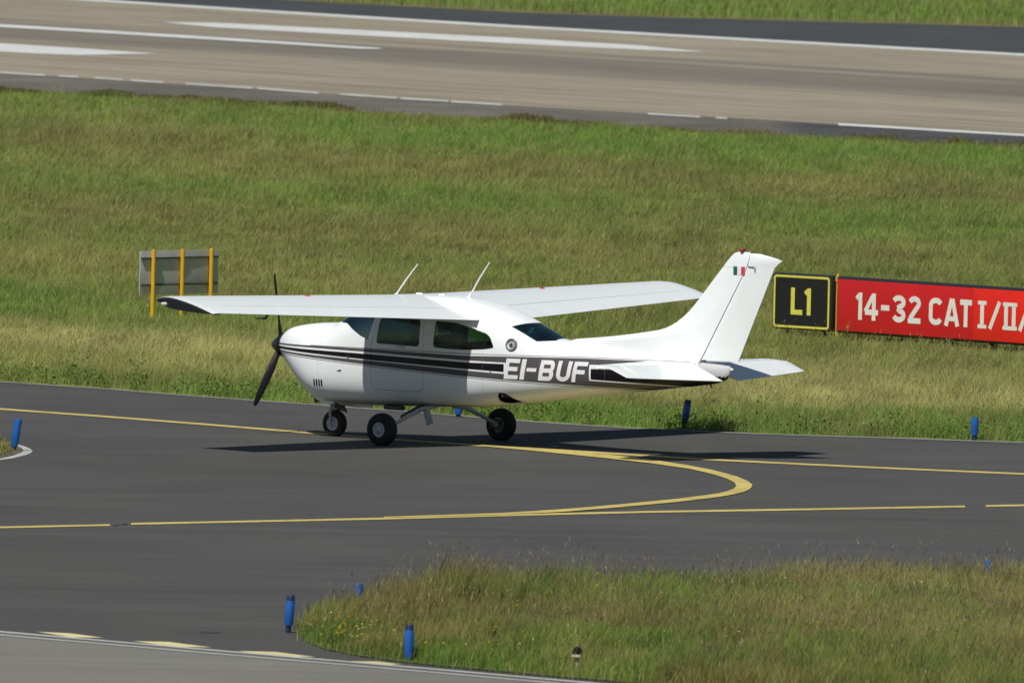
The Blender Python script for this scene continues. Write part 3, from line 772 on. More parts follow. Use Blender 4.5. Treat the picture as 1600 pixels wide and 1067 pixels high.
for s in (1, -1):
    # undercut wing tip: the lower surface slants up to the outer edge
    bm = bmesh.new()
    rings = []
    for k, (dy, tp, sh) in enumerate(((0.0, 0, 0), (.05, .18, .0), (.10, .45, .02), (.15, .75, .045), (.185, 1.0, .09))):
        n = 18; q = np.linspace(0, 1, n); ts = 1 - np.cos(q * np.pi / 2)
        y = 5.352 + dy
        def pt(t, up):
            p = wpt(y, t, True, 0); xl, xt, *_ = wing_def(y); xm = xl - .42 * (xl - xt)
            if not up:      # the cap hangs a little below the wing and slants up to the outer edge
                zl_ = float(np.interp(t, (0, .03, .12, .3, .6, .93, 1.0), (1.985, 1.935, 1.90, 1.874, 1.856, 1.838, 1.862)))
                p = (p[0], p[1], zl_ + (p[2] - .012 - zl_) * tp)
            px = xm + (p[0] - xm) * (1 - sh) if p[0] > xm else p[0]
            a, b = naca(t)
            drop = 0.012 * (dy / .185) ** 2
            return (px, y * s, p[2] - drop)
        rings.append([pt(t, True) for t in ts[::-1]] + [pt(t, False) for t in ts[1:-1]])
    R = loft(bm, rings)
    bmesh.ops.recalc_face_normals(bm, faces=bm.faces[:])
    for f in bm.faces:
        if f.normal.z < 0.15: f.material_index = 1
    finish('wing_tip', bm, [white, dark_tip], wing, angle=40)
    for nm, ya, yb in (('flap', .60, 2.93), ('aileron', 2.95, 5.045)):
        bm = bmesh.new(); loft(bm, [wring(y * s, TC + .006, 1.0, 6) for y in np.linspace(ya, yb, 4)])
        finish(nm, bm, wing_m, wing, angle=30)
    # fuel filler cap
    u, lo = wpt(2.6 * s, .30, True), None
    bm = bmesh.new(); lathe(bm, [(-.01, .036), (.010, .036), (.014, .028), (.016, 0)], u, (0, 0, 1), 20); finish('fuel_cap', bm, red_m, wing)
    # position light let into the tip
    bm = bmesh.new(); box(bm, (.47, 5.47 * s, 1.965), (.10, .07, .045), bev=.02); finish('navigation_light', bm, lens_m, wing)
# pitot mast under the left wing
bm = bmesh.new()
tube(bm, [(.66, 3.0, 1.80), (.70, 3.0, 1.715), (.72, 3.0, 1.70)], [.02, .016, .014], 10)
tube(bm, [(.70, 3.0, 1.703), (.88, 3.0, 1.703)], [.014, .012], 10)
finish('pitot_tube', bm, steel, wing)
# whip antennas and small blade antennas on the cabin roof
for (x, z), (xe, ze) in (((.84, 1.93), (.47, 2.385)), ((-.41, 1.975), (-.74, 2.46))):
    bm = bmesh.new()
    tube(bm, [(x, 0, z - .02), (x - .012, 0, z + .02), (x - .03, 0, z + .05)], [.035, .03, .014], 12)
    tube(bm, [(x - .025, 0, z + .04), ((x + xe) / 2 + .015, 0, (z + ze) / 2), (xe, 0, ze)], [.012, .010, .007], 8)
    finish('whip_antenna', bm, white, plane)
for x in (.43, .05):
    bm = bmesh.new(); box(bm, (x, 0, 1.987), (.10, .03, .035), bev=.012); finish('blade_antenna', bm, white, plane)

# ---- fin and rudder
FLE = pchip([1.26, 1.40, 1.485, 1.52, 1.555, 1.59, 1.627, 1.66, 1.69, 1.745, 1.808, 1.97, 2.147, 2.447, 2.70], [-1.9, -2.02, -2.12, -2.42, -2.75, -3.02, -3.27, -3.47, -3.63, -3.775, -3.89, -4.095, -4.255, -4.515, -4.735])
def hinge(z): return -4.306 - .555 * (z - 1.274)
def sym(t): return 5 * (.2969 * math.sqrt(max(t, 0)) - .1260 * t - .3516 * t * t + .2843 * t ** 3 - .1036 * t ** 4)
def fin_ring(z, xl, xt, hw, n=22, t1=1.0):
    """hw: half thickness; xl front, xt rear (blunt)"""
    q = np.linspace(0, 1, n); ts = q ** 2
    L = xl - xt
    def w_(t):
        d = t * L
        return hw * min(1.0, (d / .45)) ** .55
    return [(xl - t * L, w_(t), z) for t in ts] + [(xl - t * L, -w_(t), z) for t in ts[::-1][:-1]]
bm = bmesh.new()
zz = [1.27, 1.40, 1.46, 1.50, 1.53, 1.56, 1.59, 1.62, 1.65, 1.68, 1.71, 1.75, 1.80, 1.87, 1.95, 2.05, 2.2, 2.4, 2.56]
R = [fin_ring(z, FLE(z), hinge(z), .075 - .035 * (z - 1.27) / 1.3) for z in zz]
loft(bm, R)
fin = finish('fin', bm, white, plane, angle=40)
# fin cap, sweeping back over the rudder
bm = bmesh.new()
caps = []
for k, (z, xl, xt, hw) in enumerate(((2.563, FLE(2.563), hinge(2.563), .040), (2.66, FLE(2.66), -5.053, .036), (2.715, -4.755, -5.062, .030), (2.75, -4.80, -5.058, .022), (2.772, -4.87, -5.055, .013))):
    caps.append(fin_ring(z, xl, xt, hw))
loft(bm, caps)
finish('fin_cap', bm, white, fin, angle=50)
def rud_ring(z, xl, xt, hw):
    ts = np.linspace(0, 1, 10); L = xl - xt
    def w_(t): return hw * (1 - .86 * t) * (1.0 if t > .02 else .8)
    return [(xl - t * L, w_(t), z) for t in ts] + [(xl - t * L, -w_(t), z) for t in ts[::-1]]
bm = bmesh.new()
def rte(z): return -4.915 - (z - 1.335) * (5.466 - 4.915) / (2.588 - 1.335)
rr = [rud_ring(z, hinge(z) - .006, rte(z), .072 - .035 * (z - 1.27) / 1.3) for z in (1.318, 1.335, 1.6, 1.9, 2.2, 2.45, 2.59)]
loft(bm, rr)
# rudder cap with its pointed trailing corner
loft(bm, [rud_ring(2.5905, hinge(2.59) - .012, rte(2.59) - .01, .033), rud_ring(2.64, -5.052, -5.53, .036), rud_ring(2.675, -5.062, -5.585, .030), rud_ring(2.705, -5.065, -5.50, .026), rud_ring(2.735, -5.06, -5.34, .02), rud_ring(2.757, -5.06, -5.22, .012)])
rudder = finish('rudder', bm, white, fin, angle=40)
bm = bmesh.new(); lathe(bm, [(0, .036), (.022, .036), (.042, .024), (.048, 0)], (-4.93, 0, 2.772), (0, 0, 1), 18); finish('beacon', bm, mat('beacon_red', (.22, .01, .02), .25), fin)
# national flag on the fin: green, white, red patches
for s in (1, -1):
    bm = bmesh.new()
    for k, (xa, xb, mi) in enumerate(((-4.815, -4.875, 0), (-4.880, -4.940, 1), (-4.945, -5.003, 2))):
        z0, z1 = 2.468, 2.578
        def yw(x, z):
            L = FLE(z) - hinge(z); t = (FLE(z) - x) / L
            if t <= 1: return (.075 - .035 * (z - 1.27) / 1.3) * min(1, t * L / .45) ** .55 + .004
            return .072 - .035 * (z - 1.27) / 1.3 + .003
        f = bm.faces.new([bm.verts.new((x, (max(yw(x, z), .042)) * s, z)) for x, z in ((xa, z0), (xb, z0), (xb, z1), (xa, z1))]); f.material_index = mi
    finish('flag_decal', bm, [mat('flag_green', (.02, .12, .085), .4), letter_m, mat('flag_red', (.60, .06, .09), .4)], fin, smooth=False, recalc=False)
# dark gap and trim marks of the rudder horn
bm = bmesh.new()
for s in (1, -1):
    box(bm, (-5.10, .0385 * s, 2.578), (.10, .003, .012)); box(bm, (-5.165, .0365 * s, 2.545), (.012, .003, .06))
finish('horn_gap', bm, line_dark, rudder, smooth=False)

# ---- tailplane
def stab_ring(y, xl, xt, z, hw):
    ts = np.linspace(0, 1, 12) ** 1.6; L = xl - xt
    def w_(t): return hw * min(1, (t / .3)) ** .5 * (1 - .25 * max(0, t - .3) / .7)
    return [(xl - t * L, y, z + w_(t)) for t in ts] + [(xl - t * L, y, z - w_(t)) for t in ts[::-1][:-1]]
bm = bmesh.new()
HX = -4.27
ZS = 1.235
loft(bm, [stab_ring(y, -3.42 - .25 * abs(y), HX, ZS + .004 * abs(y), .045 - .012 * abs(y) / 2) for y in (-1.70, -1.2, -.6, 0, .6, 1.2, 1.70)])
stab = finish('tailplane', bm, white, plane, angle=40)
def elev_ring(y, xh, zh, xt, zt_, hw):
    ts = np.linspace(0, 1, 8)
    return [(xh + (xt - xh) * t, y, zh + (zt_ - zh) * t + hw * (1 - .88 * t)) for t in ts] + [(xh + (xt - xh) * t, y, zh + (zt_ - zh) * t - hw * (1 - .88 * t)) for t in ts[::-1]]
for s in (1, -1):
    bm = bmesh.new()
    rings = []
    for y, xt, zt_ in ((.17, -4.775, 1.055), (.6, -4.73, 1.072), (1.2, -4.66, 1.096), (1.70, -4.60, 1.117)):
        rings.append(elev_ring(y * s, HX - .008, ZS + .004 * y, xt, zt_, .036 - .010 * y / 2))
    loft(bm, rings)
    # balance horn at the tip runs forward to the leading edge
    hr = []
    for y, xl, xt, zl, zt_ in ((1.703, -3.86, -4.60, 1.250, 1.117), (1.86, -3.90, -4.58, 1.249, 1.124), (1.95, -3.95, -4.56, 1.246, 1.130), (1.99, -4.05, -4.54, 1.235, 1.134)):
        q = np.linspace(0, 1, 12); hw = .034 if y < 1.9 else (.022 if y < 1.97 else .008)
        th = (xl - HX) / (xl - xt); zh = ZS + .0065
        def mid(t): return zl + (zh - zl) * t / th if t < th else zh + (zt_ - zh) * (t - th) / (1 - th)
        rg = [(xl + (xt - xl) * t, y * s, mid(t) + hw * min(1, t / .2) ** .5 * (1 - .9 * max(0, t - .2) / .8)) for t in q ** 1.5]
        rg += [(xl + (xt - xl) * t, y * s, mid(t) - hw * min(1, t / .2) ** .5 * (1 - .9 * max(0, t - .2) / .8)) for t in (q ** 1.5)[::-1][:-1]]
        hr.append(rg)
    loft(bm, hr)
    finish('elevator', bm, white, stab, angle=40)

# ---- propeller
HX0 = (2.70, 0, 1.2)
bm = bmesh.new()
lathe(bm, [(-.02, 0), (-.02, .165), (.012, .163), (.06, .138), (.12, .100), (.18, .054), (.218, .018), (.228, 0)], HX0, (1, 0, 0), 32)
propeller = finish('propeller', bm, mat('spinner_black', (.012, .011, .014), .3), plane)
propeller.data.name = 'spinner'
blade_mat = mat('propeller_black', (.009, .009, .010), .6, spec=.3)
for ang in (101, 235, 348):
    bm = bmesh.new()
    a = math.radians(ang)
    # ang measured from the right-hand horizontal as seen from behind (+y is left)
    rad = Vector((0, -math.cos(a), math.sin(a))); tan = Vector((0, math.sin(a), math.cos(a))); fw = Vector((1, 0, 0))
    rings = []
    for r, ch, tw, tk in ((.12, .075, 58, .060), (.22, .085, 50, .045), (.36, .110, 38, .028), (.55, .115, 29, .020), (.75, .105, 22, .014), (.90, .085, 18, .010), (.97, .058, 16, .007), (.99, .022, 16, .004)):
        t = math.radians(tw)
        u = tan * math.cos(t) - fw * math.sin(t); v = tan * math.sin(t) + fw * math.cos(t)
        c0 = Vector((2.755, 0, 1.2)) + rad * r
        rings.append([tuple(c0 + u * (ch * .5 * math.cos(q)) + v * (tk * .5 * math.sin(q))) for q in np.linspace(0, 2 * math.pi, 14, endpoint=False)])
    loft(bm, rings)
    finish('blade', bm, blade_mat, propeller)

# ---- undercarriage
def make_wheel(c, axis, R, W, parent, rimr):
    bm = bmesh.new()
    prof = [(-W * .5 + .012, rimr), (-W * .5, rimr + .018), (-W * .5 + .004, R * .80), (-W * .36, R * .95), (-W * .18, R * .995), (0, R), (W * .18, R * .995), (W * .36, R * .95), (W * .5 - .004, R * .80), (W * .5, rimr + .018), (W * .5 - .012, rimr)]
    lathe(bm, prof, c, axis, 40)
    lathe(bm, [(-W * .5 + .02, rimr), (-W * .5 + .02, 0)], c, axis, 40); lathe(bm, [(W * .5 - .02, 0), (W * .5 - .02, rimr)], c, axis, 40)
    finish('tyre', bm, rubber, parent, angle=50)
    bm = bmesh.new()
    e = W * .5
    for sg in (1, -1):
        lathe(bm, [(sg * (e - .019), rimr + .012), (sg * (e - .004), rimr + .010), (sg * (e - .006), rimr - .010), (sg * (e - .020), rimr * .72), (sg * (e - .012), rimr * .50), (sg * (e + .004), rimr * .42), (sg * (e + .010), rimr * .25), (sg * (e + .010), 0)], c, axis, 32)
    for k in range(6):
        a = k * math.pi / 3; ax = Vector(axis).normalized(); u = Vector((1, 0, 0)); v = Vector((0, 0, 1))
        for sg in (1, -1):
            p = Vector(c) + ax * (sg * (e - .008)) + u * (rimr * .62 * math.cos(a)) + v * (rimr * .62 * math.sin(a))
            lathe(bm, [(0, .007), (.012, .007), (.012, 0)], p, ax * sg, 8)
    finish('rim', bm, wheel_m, parent, angle=40)
# nose leg
NX = 1.815
bm = bmesh.new()
tube(bm, [(1.90, 0, .62), (1.865, 0, .50), (1.845, 0, .42)], [.050, .048, .046], 16)
tube(bm, [(1.848, 0, .43), (1.832, 0, .375)], [.030, .030], 14)
lathe(bm, [(-.025, .052), (.03, .052)], (1.835, 0, .385), (0, 0, 1), 16)
tube(bm, [(1.83, -.09, .372), (1.83, .09, .372)], [.026, .026], 10)
finish_leg = None
for s in (1, -1):
    tube(bm, [(1.83, .085 * s, .375), (1.825, .092 * s, .30), (NX, .090 * s, .18), (NX - .004, .090 * s, .15)], [.026, .024, .022, .02], 10, flat=.7)
nose_gear = finish('nose_gear', bm, grey_paint, plane)
make_wheel((NX, 0, .182), (0, 1, 0), .182, .125, nose_gear, .085)
bm = bmesh.new()
tube(bm, [(1.80, 0, .45), (1.68, 0, .405), (1.66, 0, .365), (1.76, 0, .372)], .014, 8)
tube(bm, [(1.79, .03, .41), (1.64, .03, .40), (1.60, .03, .345)], .018, 8)
finish('torque_link', bm, steel, nose_gear)
bm = bmesh.new(); box(bm, (2.015, .12, .50), (.12, .05, .07), Matrix.Rotation(.3, 3, 'Y'), bev=.012); finish('door_hinge', bm, steel, nose_gear)
# nose-wheel doors hanging open
for s in (1, -1):
    bm = bmesh.new()
    ys_ = .14 * s
    pts = [(2.32, .60), (2.20, .52), (1.95, .435), (1.60, .405), (1.30, .405), (1.27, .47), (1.9, .50)] if s < 0 else [(2.12, .56), (2.02, .50), (1.92, .455), (1.80, .44), (1.70, .47), (1.9, .51)]
    a = [bm.verts.new((x, ys_, z)) for x, z in pts]; b = [bm.verts.new((x, ys_ + .012 * s, z)) for x, z in pts]
    n = len(a)
    for k in range(n): bm.faces.new((a[k], a[(k + 1) % n], b[(k + 1) % n], b[k]))
    bm.faces.new(a[::-1]); bm.faces.new(b)
    finish('gear_door', bm, white, nose_gear, smooth=False)
# main legs
for s in (1, -1):
    bm = bmesh.new()
    tube(bm, [(-.02, .22 * s, .50), (-.015, .48 * s, .470), (-.005, .80 * s, .375), (0, 1.08 * s, .275), (0, 1.21 * s, .225)], [.032, .031, .028, .025, .024], 14)
    tube(bm, [(0, 1.18 * s, .23), (0, 1.30 * s, .218)], .035, 14)
    gear = finish('main_gear', bm, grey_paint, plane)
    make_wheel((0, 1.32 * s, .218), (0, 1, 0), .222, .165, gear, .088)
    bm = bmesh.new(); lathe(bm, [(0, .0), (0, .085), (.02, .085), (.02, 0)], (0, 1.215 * s, .218), (0, s, 0), 24); box(bm, (.08, 1.225 * s, .20), (.07, .05, .09), bev=.01)
    finish('brake', bm, steel, gear)
    bm = bmesh.new(); tube(bm, [(.028, .40 * s, .515), (.03, .62 * s, .455), (.03, .86 * s, .375)], [.024, .024, .022], 10); finish('brake_line', bm, black_paint, gear)
    # fairing and strut door hanging from the belly
    bm = bmesh.new()
    tube(bm, [(-.16, .30 * s, .505), (-.06, .50 * s, .478), (.0, .60 * s, .452)], [.035, .05, .04], 12, flat=.5)
    a = Matrix.Rotation(.35, 3, 'Y')
    box(bm, (-.16, .52 * s, .37), (.11, .012, .20), a, bev=.004)
    vs = None
    if s > 0: finish('strut_door', bm, grey_paint, gear)
    else: bm.free()
bm = bmesh.new(); box(bm, (.62, .25, .455), (.30, .10, .06), bev=.02); finish('step_fairing', bm, steel, plane)

# ---- small things on the skin
def on_side(x, z, s=1, off=.004): return (x, (half_width(x, z) + off) * s, z)
def side_patch(bm, quads, s, off, sub=4, mi=0):
    """quad outlines in (x,z) laid onto the fuselage side"""
    for q in quads:
        P = [Vector(p) for p in q]
        g_ = [[None] * (sub + 1) for _ in range(sub + 1)]
        for i in range(sub + 1):
            for j in range(sub + 1):
                u, v = i / sub, j / sub
                p = (P[0] * (1 - u) + P[1] * u) * (1 - v) + (P[3] * (1 - u) + P[2] * u) * v
                g_[i][j] = bm.verts.new(on_side(p.x, p.y, s, off))
        for i in range(sub):
            for j in range(sub):
                f = bm.faces.new((g_[i][j], g_[i + 1][j], g_[i + 1][j + 1], g_[i][j + 1])); f.material_index = mi
def stroke(pts, w_, closed=False, wz=None):
    """polyline -> mitred strip of quads in 2-D; wz: stroke thickness of horizontal runs"""
    P = [Vector(p) for p in pts]; n = len(P); L = []; Rr = []
    for i in range(n):
        a = P[i - 1] if (i > 0 or closed) else None; b = P[(i + 1) % n] if (i < n - 1 or closed) else None
        d1 = (P[i] - a).normalized() if a is not None else None; d2 = (b - P[i]).normalized() if b is not None else None
        if d1 is None: d1 = d2
        if d2 is None: d2 = d1
        n1 = Vector((-d1.y, d1.x)); n2 = Vector((-d2.y, d2.x)); m = (n1 + n2)
        if m.length < 1e-4: m = n1
        m.normalize(); k = 1 / max(.35, m.dot(n1))
        L.append(P[i] + m * (w_ / 2 * k)); Rr.append(P[i] - m * (w_ / 2 * k))
    return [(L[i], L[(i + 1) % n], Rr[(i + 1) % n], Rr[i]) for i in range(n if closed else n - 1)]
def arc(cx, cy, rx, ry, a0, a1, n=10):
    return [(cx + rx * math.cos(math.radians(a0 + (a1 - a0) * k / n)), cy + ry * math.sin(math.radians(a0 + (a1 - a0) * k / n))) for k in range(n + 1)]
def glyph(ch, h=1.0, w_=.6, t=.16):
    """strokes (lists of quads) of a character in a box w_ x h"""
    e = t / 2; S_ = stroke
    if ch == 'E': return [S_([(e, 0), (e, h)], t), S_([(t, e), (w_, e)], t), S_([(t, h - e), (w_, h - e)], t), S_([(t, h / 2), (w_ * .9, h / 2)], t)]
    if ch == 'F': return [S_([(e, 0), (e, h)], t), S_([(t, h - e), (w_, h - e)], t), S_([(t, h * .5), (w_ * .88, h * .5)], t)]
    if ch == 'I': return [S_([(w_ / 2, 0), (w_ / 2, h)], t)]
    if ch == '-': return [S_([(0, h / 2), (w_, h / 2)], t)]
    if ch == 'B':
        r = h / 4
        return [S_([(e, 0), (e, h)], t),
                S_([(t, h - e)] + arc(w_ - r * .95, h * .75 - e / 2, r * .95 - e, h * .25 - e / 2, 90, -90, 8) + [(t, h * .5)], t),
                S_([(t, h * .5 - .001)] + arc(w_ - r, h * .25 + e / 2, r - e, h * .25 - e / 2, 90, -90, 8) + [(t, e)], t)]
    if ch == 'U': return [S_([(e, h)] + arc(w_ / 2, w_ * .45, w_ / 2 - e, w_ * .45 - e, 180, 360, 12) + [(w_ - e, h)], t)]
    if ch == 'L': return [S_([(e, 0), (e, h)], t), S_([(t, e), (w_, e)], t)]
    if ch == '1': return [S_([(w_ - e, 0), (w_ - e, h)], t), S_([(0, h - t * 1.15), (w_ - t * .9, h - e)], t * .9)]
    if ch == '4': return [S_([(w_ * .70, 0), (w_ * .70, h)], t), S_([(0.02, h * .30), (w_, h * .30)], t), S_([(w_ * .62, h - t * .4), (e * .6, h * .32)], t * .9)]
    if ch == '3': return [S_(arc(w_ / 2, h * .74, w_ / 2 - e, h * .26 - e, 165, -75, 12) + [(w_ * .40, h * .515)], t), S_([(w_ * .40, h * .515)] + arc(w_ / 2, h * .265, w_ / 2 - e, h * .265 - e, 80, -165, 12), t)]
    if ch == '2': return [S_(arc(w_ / 2, h * .74, w_ / 2 - e, h * .26 - e, 165, -25, 10) + [(e * 1.1, t * .9)], t), S_([(0, e), (w_, e)], t)]
    if ch == 'C': return [S_(arc(w_ / 2, h * .72, w_ / 2 - e, h * .28 - e, 20, 180, 10) + arc(w_ / 2, h * .28, w_ / 2 - e, h * .28 - e, 180, 340, 10), t)]
    if ch == 'A': return [S_([(e, 0), (w_ / 2 - e * .2, h)], t), S_([(w_ - e, 0), (w_ / 2 + e * .2, h)], t), S_([(w_ * .26, h * .27), (w_ * .74, h * .27)], t * .9)]
    if ch == 'T': return [S_([(w_ / 2, 0), (w_ / 2, h - t)], t), S_([(0, h - e), (w_, h - e)], t)]
    if ch == '/': return [S_([(e * .8, 0), (w_ - e * .8, h)], t * .9)]
    if ch in ('i', 'ii', 'iii'):          # roman numerals with bars
        n = len(ch); tb = t * .7
        st_ = [S_([(0, tb / 2), (w_, tb / 2)], tb), S_([(0, h - tb / 2), (w_, h - tb / 2)], tb)]
        for k in range(n):
            xk = w_ * (k + .5) / n if n == 1 else e + w_ * .10 + (w_ * .8 - t) * k / (n - 1)
            st_.append(S_([(xk, tb), (xk, h - tb)], t))
        return st_
    return []
REG = [('E', 1.398, 1.610, .056), ('I', 1.630, 1.715, .066), ('-', 1.730, 1.875, .048), ('B', 1.922, 2.140, .058), ('U', 2.182, 2.392, .058), ('F', 2.420, 2.625, .056)]
Z0, HH, SHEAR = .942, .275, .17
for s in (1, -1):
    k = 0
    for ch, a0, a1, t in REG:
        bm = bmesh.new()
        for st_ in glyph(ch, HH, a1 - a0, t):
            k += 1
            q = []
            for quad in st_:
                o_ = []
                for p in quad:
                    aft = a0 + p.x + SHEAR * p.y
                    if s < 0: aft = 4.02 - aft
                    o_.append((-aft, Z0 + p.y))
                q.append(o_)
            side_patch(bm, q, s, .0035 + .0006 * (k % 4), 3)
        for f in bm.faces:
            if f.normal.y * s < 0: f.normal_flip()
        finish('registration_letter', bm, letter_m, fuselage, smooth=True, recalc=False)
# cowl louvres (four slanted dark slots)
for s in (1, -1):
    for k in range(4):
        bm = bmesh.new(); xx = 1.815 - .046 * k
        side_patch(bm, [[(xx + .012, .708), (xx - .012, .700), (xx - .024, .792), (xx, .796)]], s, .004, 3)
        finish('cooling_louvre', bm, black_paint, fuselage, smooth=False)
# round vent aft of the cabin
for s in (1,):
    c = Vector(on_side(-1.49, 1.395, s, -.012)); nrm = Vector((-.08, 1, .16)).normalized()
    bm = bmesh.new()
    lathe(bm, [(0, .088), (.022, .088), (.030, .078), (.026, .064), (.012, .055), (.012, .040)], c, nrm, 28)
    v_ = finish('air_vent', bm, mat('vent_ring', (.20, .20, .21), .4, metal=.3), fuselage)
    bm = bmesh.new(); lathe(bm, [(.013, .056), (.016, .050), (.02, .0)], c, nrm, 24); 
    for a in range(6):
        t = a * math.pi / 3
    finish('vent_screen', bm, mat('vent_grey', (.33, .33, .34), .5), v_)
    bm = bmesh.new(); lathe(bm, [(.021, .022), (.03, .018), (.03, 0)], c, nrm, 16); finish('vent_hub', bm, steel, v_)
# fuel drain and stripe clip on the cowling, baggage door outline marks
for q in ([(1.205, 1.105), (1.175, 1.105), (1.175, 1.14), (1.205, 1.14)], [(1.40, .925), (1.31, .920), (1.305, .946), (1.335, .938)], [(-1.185, 1.022), (-1.20, 1.022), (-1.20, 1.05), (-1.185, 1.05)]):
    bm = bmesh.new(); side_patch(bm, [q], 1, .0055, 2)
    finish('skin_fitting', bm, line_dark, fuselage, smooth=False)
# exhaust stub and drain under the cowling
bm = bmesh.new(); tube(bm, [(1.98, -.22, .56), (1.93, -.22, .44), (1.84, -.22, .40)], .035, 12); finish('exhaust_pipe', bm, steel, plane)
bm = bmesh.new(); tube(bm, [(-4.45, 0, 1.0), (-4.47, 0, .955)], .012, 8); finish('tail_tiedown', bm, steel, plane)

# ---- the pilot, in the left front seat
def skin_body(name, joints, edges, mats, root=0, sub=2):
    me = bpy.data.meshes.new(name)
    me.from_pydata([j[0] for j in joints], edges, [])
    o = bpy.data.objects.new(name, me); COL.objects.link(o)
    md = o.modifiers.new('k', 'SKIN'); md.use_smooth_shade = True
    for i, j in enumerate(joints):
        r = j[1]; me.skin_vertices[0].data[i].radius = r if isinstance(r, tuple) else (r, r)
        me.skin_vertices[0].data[i].use_root = (i == root)
    sb = o.modifiers.new('s', 'SUBSURF'); sb.levels = sub; sb.render_levels = sub
    bpy.context.view_layer.update()
    dg = bpy.context.evaluated_depsgraph_get()
    m2 = bpy.data.meshes.new_from_object(o.evaluated_get(dg), depsgraph=dg)
    bpy.data.objects.remove(o)
    for m_ in mats: m2.materials.append(m_)
    return m2
black_s0 = mat('eye_dark', (.03, .025, .02), .3)
px_, py_ = .30, .27
J = [((px_, py_, .98), (.15, .12)), ((px_ - .03, py_, 1.14), (.15, .11)), ((px_ - .04, py_, 1.28), (.16, .11)), ((px_ - .03, py_, 1.36), (.09, .08)), ((px_ - .01, py_, 1.42), .05),
     ((px_ + .005, py_, 1.475), (.068, .075)), ((px_ + .005, py_, 1.56), (.072, .088)), ((px_ + .0, py_, 1.615), (.055, .06)),
     ((px_ - .02, py_ + .17, 1.32), .055), ((px_ + .08, py_ + .21, 1.10), .043), ((px_ + .33, py_ + .12, 1.10), .032), ((px_ + .42, py_ + .08, 1.13), (.03, .018)),
     ((px_ - .02, py_ - .17, 1.32), .055), ((px_ + .08, py_ - .20, 1.10), .043), ((px_ + .33, py_ - .10, 1.02), .032), ((px_ + .42, py_ - .08, 1.00), (.03, .018)),
     ((px_ + .05, py_ + .10, .98), .085), ((px_ + .48, py_ + .11, 1.03), .062), ((px_ + .62, py_ + .10, .70), .045), ((px_ + .76, py_ + .10, .67), (.035, .03)),
     ((px_ + .05, py_ - .10, .98), .085), ((px_ + .48, py_ - .11, 1.03), .062), ((px_ + .62, py_ - .10, .70), .045), ((px_ + .76, py_ - .10, .67), (.035, .03))]
Ed = [(0, 1), (1, 2), (2, 3), (3, 4), (4, 5), (5, 6), (6, 7), (2, 8), (8, 9), (9, 10), (10, 11), (2, 12), (12, 13), (13, 14), (14, 15), (0, 16), (16, 17), (17, 18), (18, 19), (0, 20), (20, 21), (21, 22), (22, 23)]
bm_me = skin_body('person', J, Ed, [shirt_m, skin_m], 0, 2)
for p in bm_me.polygons:
    c = p.center
    if c.z > 1.41 or (c.x > px_ + .30 and c.z > .95 and c.x < px_ + .5 and abs(c.y - py_) > .03 and c.z > 1.065): p.material_index = 1
pilot = link('person', bm_me, None)
pilot.rotation_euler = (0, 0, YAW)
tag(pilot, 'pilot in dark clothing seated behind the front side window', 'person')
bm = bmesh.new()      # hair
bmesh.ops.create_uvsphere(bm, u_segments=20, v_segments=12, radius=1.0)
for v in bm.verts: v.co = Vector((px_ - .008 + v.co.x * .098, py_ + v.co.y * .082, 1.575 + v.co.z * .080))
bmesh.ops.delete(bm, geom=[v for v in bm.verts if v.co.z < 1.56 + .55 * (v.co.x - px_) and v.co.x > px_ - .05 or v.co.z < 1.53], context='VERTS')
finish('hair', bm, mat('dark_hair', (.02, .015, .012), .7), pilot, recalc=False)
bm = bmesh.new(); box(bm, (px_ + .100, py_, 1.52), (.03, .022, .04), bev=.008); finish('nose', bm, skin_m, pilot)
for s in (1, -1):
    bm = bmesh.new(); bmesh.ops.create_uvsphere(bm, u_segments=8, v_segments=6, radius=.012, matrix=Matrix.Translation((px_ + .082, py_ + .03 * s, 1.545))); finish('eye', bm, black_s0, pilot)
    bm = bmesh.new(); bmesh.ops.create_uvsphere(bm, u_segments=8, v_segments=6, radius=.02, matrix=Matrix.Translation((px_ - .005, py_ + .078 * s, 1.525))); finish('ear', bm, skin_m, pilot)
# ------------------------------------------------------------------ signs, markers, lamp
def frame_at(name, p0, p1, z0, label, cat):
    """empty at the foot of a board; local x along the face, local -y towards the camera side"""
    d = Vector((p1[0] - p0[0], p1[1] - p0[1]))
    o = empty(name, (p0[0], p0[1], 0.0), math.atan2(d.y, d.x))
    tag(o, label, cat)
    return o, d.length
SG = PT['signs']
yellow_s = mat('sign_yellow', (0.66, 0.60, 0.09), 0.5, noise=.06, nscale=5)
black_s = mat('sign_black', (0.013, 0.013, 0.014), 0.4)
white_s = mat('sign_white', (0.74, 0.72, 0.66), 0.5, noise=.05, nscale=5)
red_a = mat('sign_red_faded', (0.55, 0.011, 0.014), 0.45, noise=.05, nscale=2)
red_b = mat('sign_red', (0.74, 0.018, 0.009), 0.45, noise=.05, nscale=2)
case_m = mat('sign_casing', (0.02, 0.02, 0.02), 0.5)
post_y = mat('sign_post_yellow', (0.50, 0.36, 0.06), 0.5)

def put_glyphs(name, items, h, z0, yface, mat_, parent, t):
    k = 0
    for ch, xa, xb in items:
        bm = bmesh.new()
        for st_ in glyph(ch, h, xb - xa, t):
            k += 1
            for quad in st_:
                f = bm.faces.new([bm.verts.new((xa + p.x, yface - .003 - .0008 * (k % 4), z0 + p.y)) for p in quad])
        for f in bm.faces:
            f.normal_update()
            if f.normal.y > 0: f.normal_flip()
        finish(name, bm, mat_, parent, smooth=False, recalc=False)

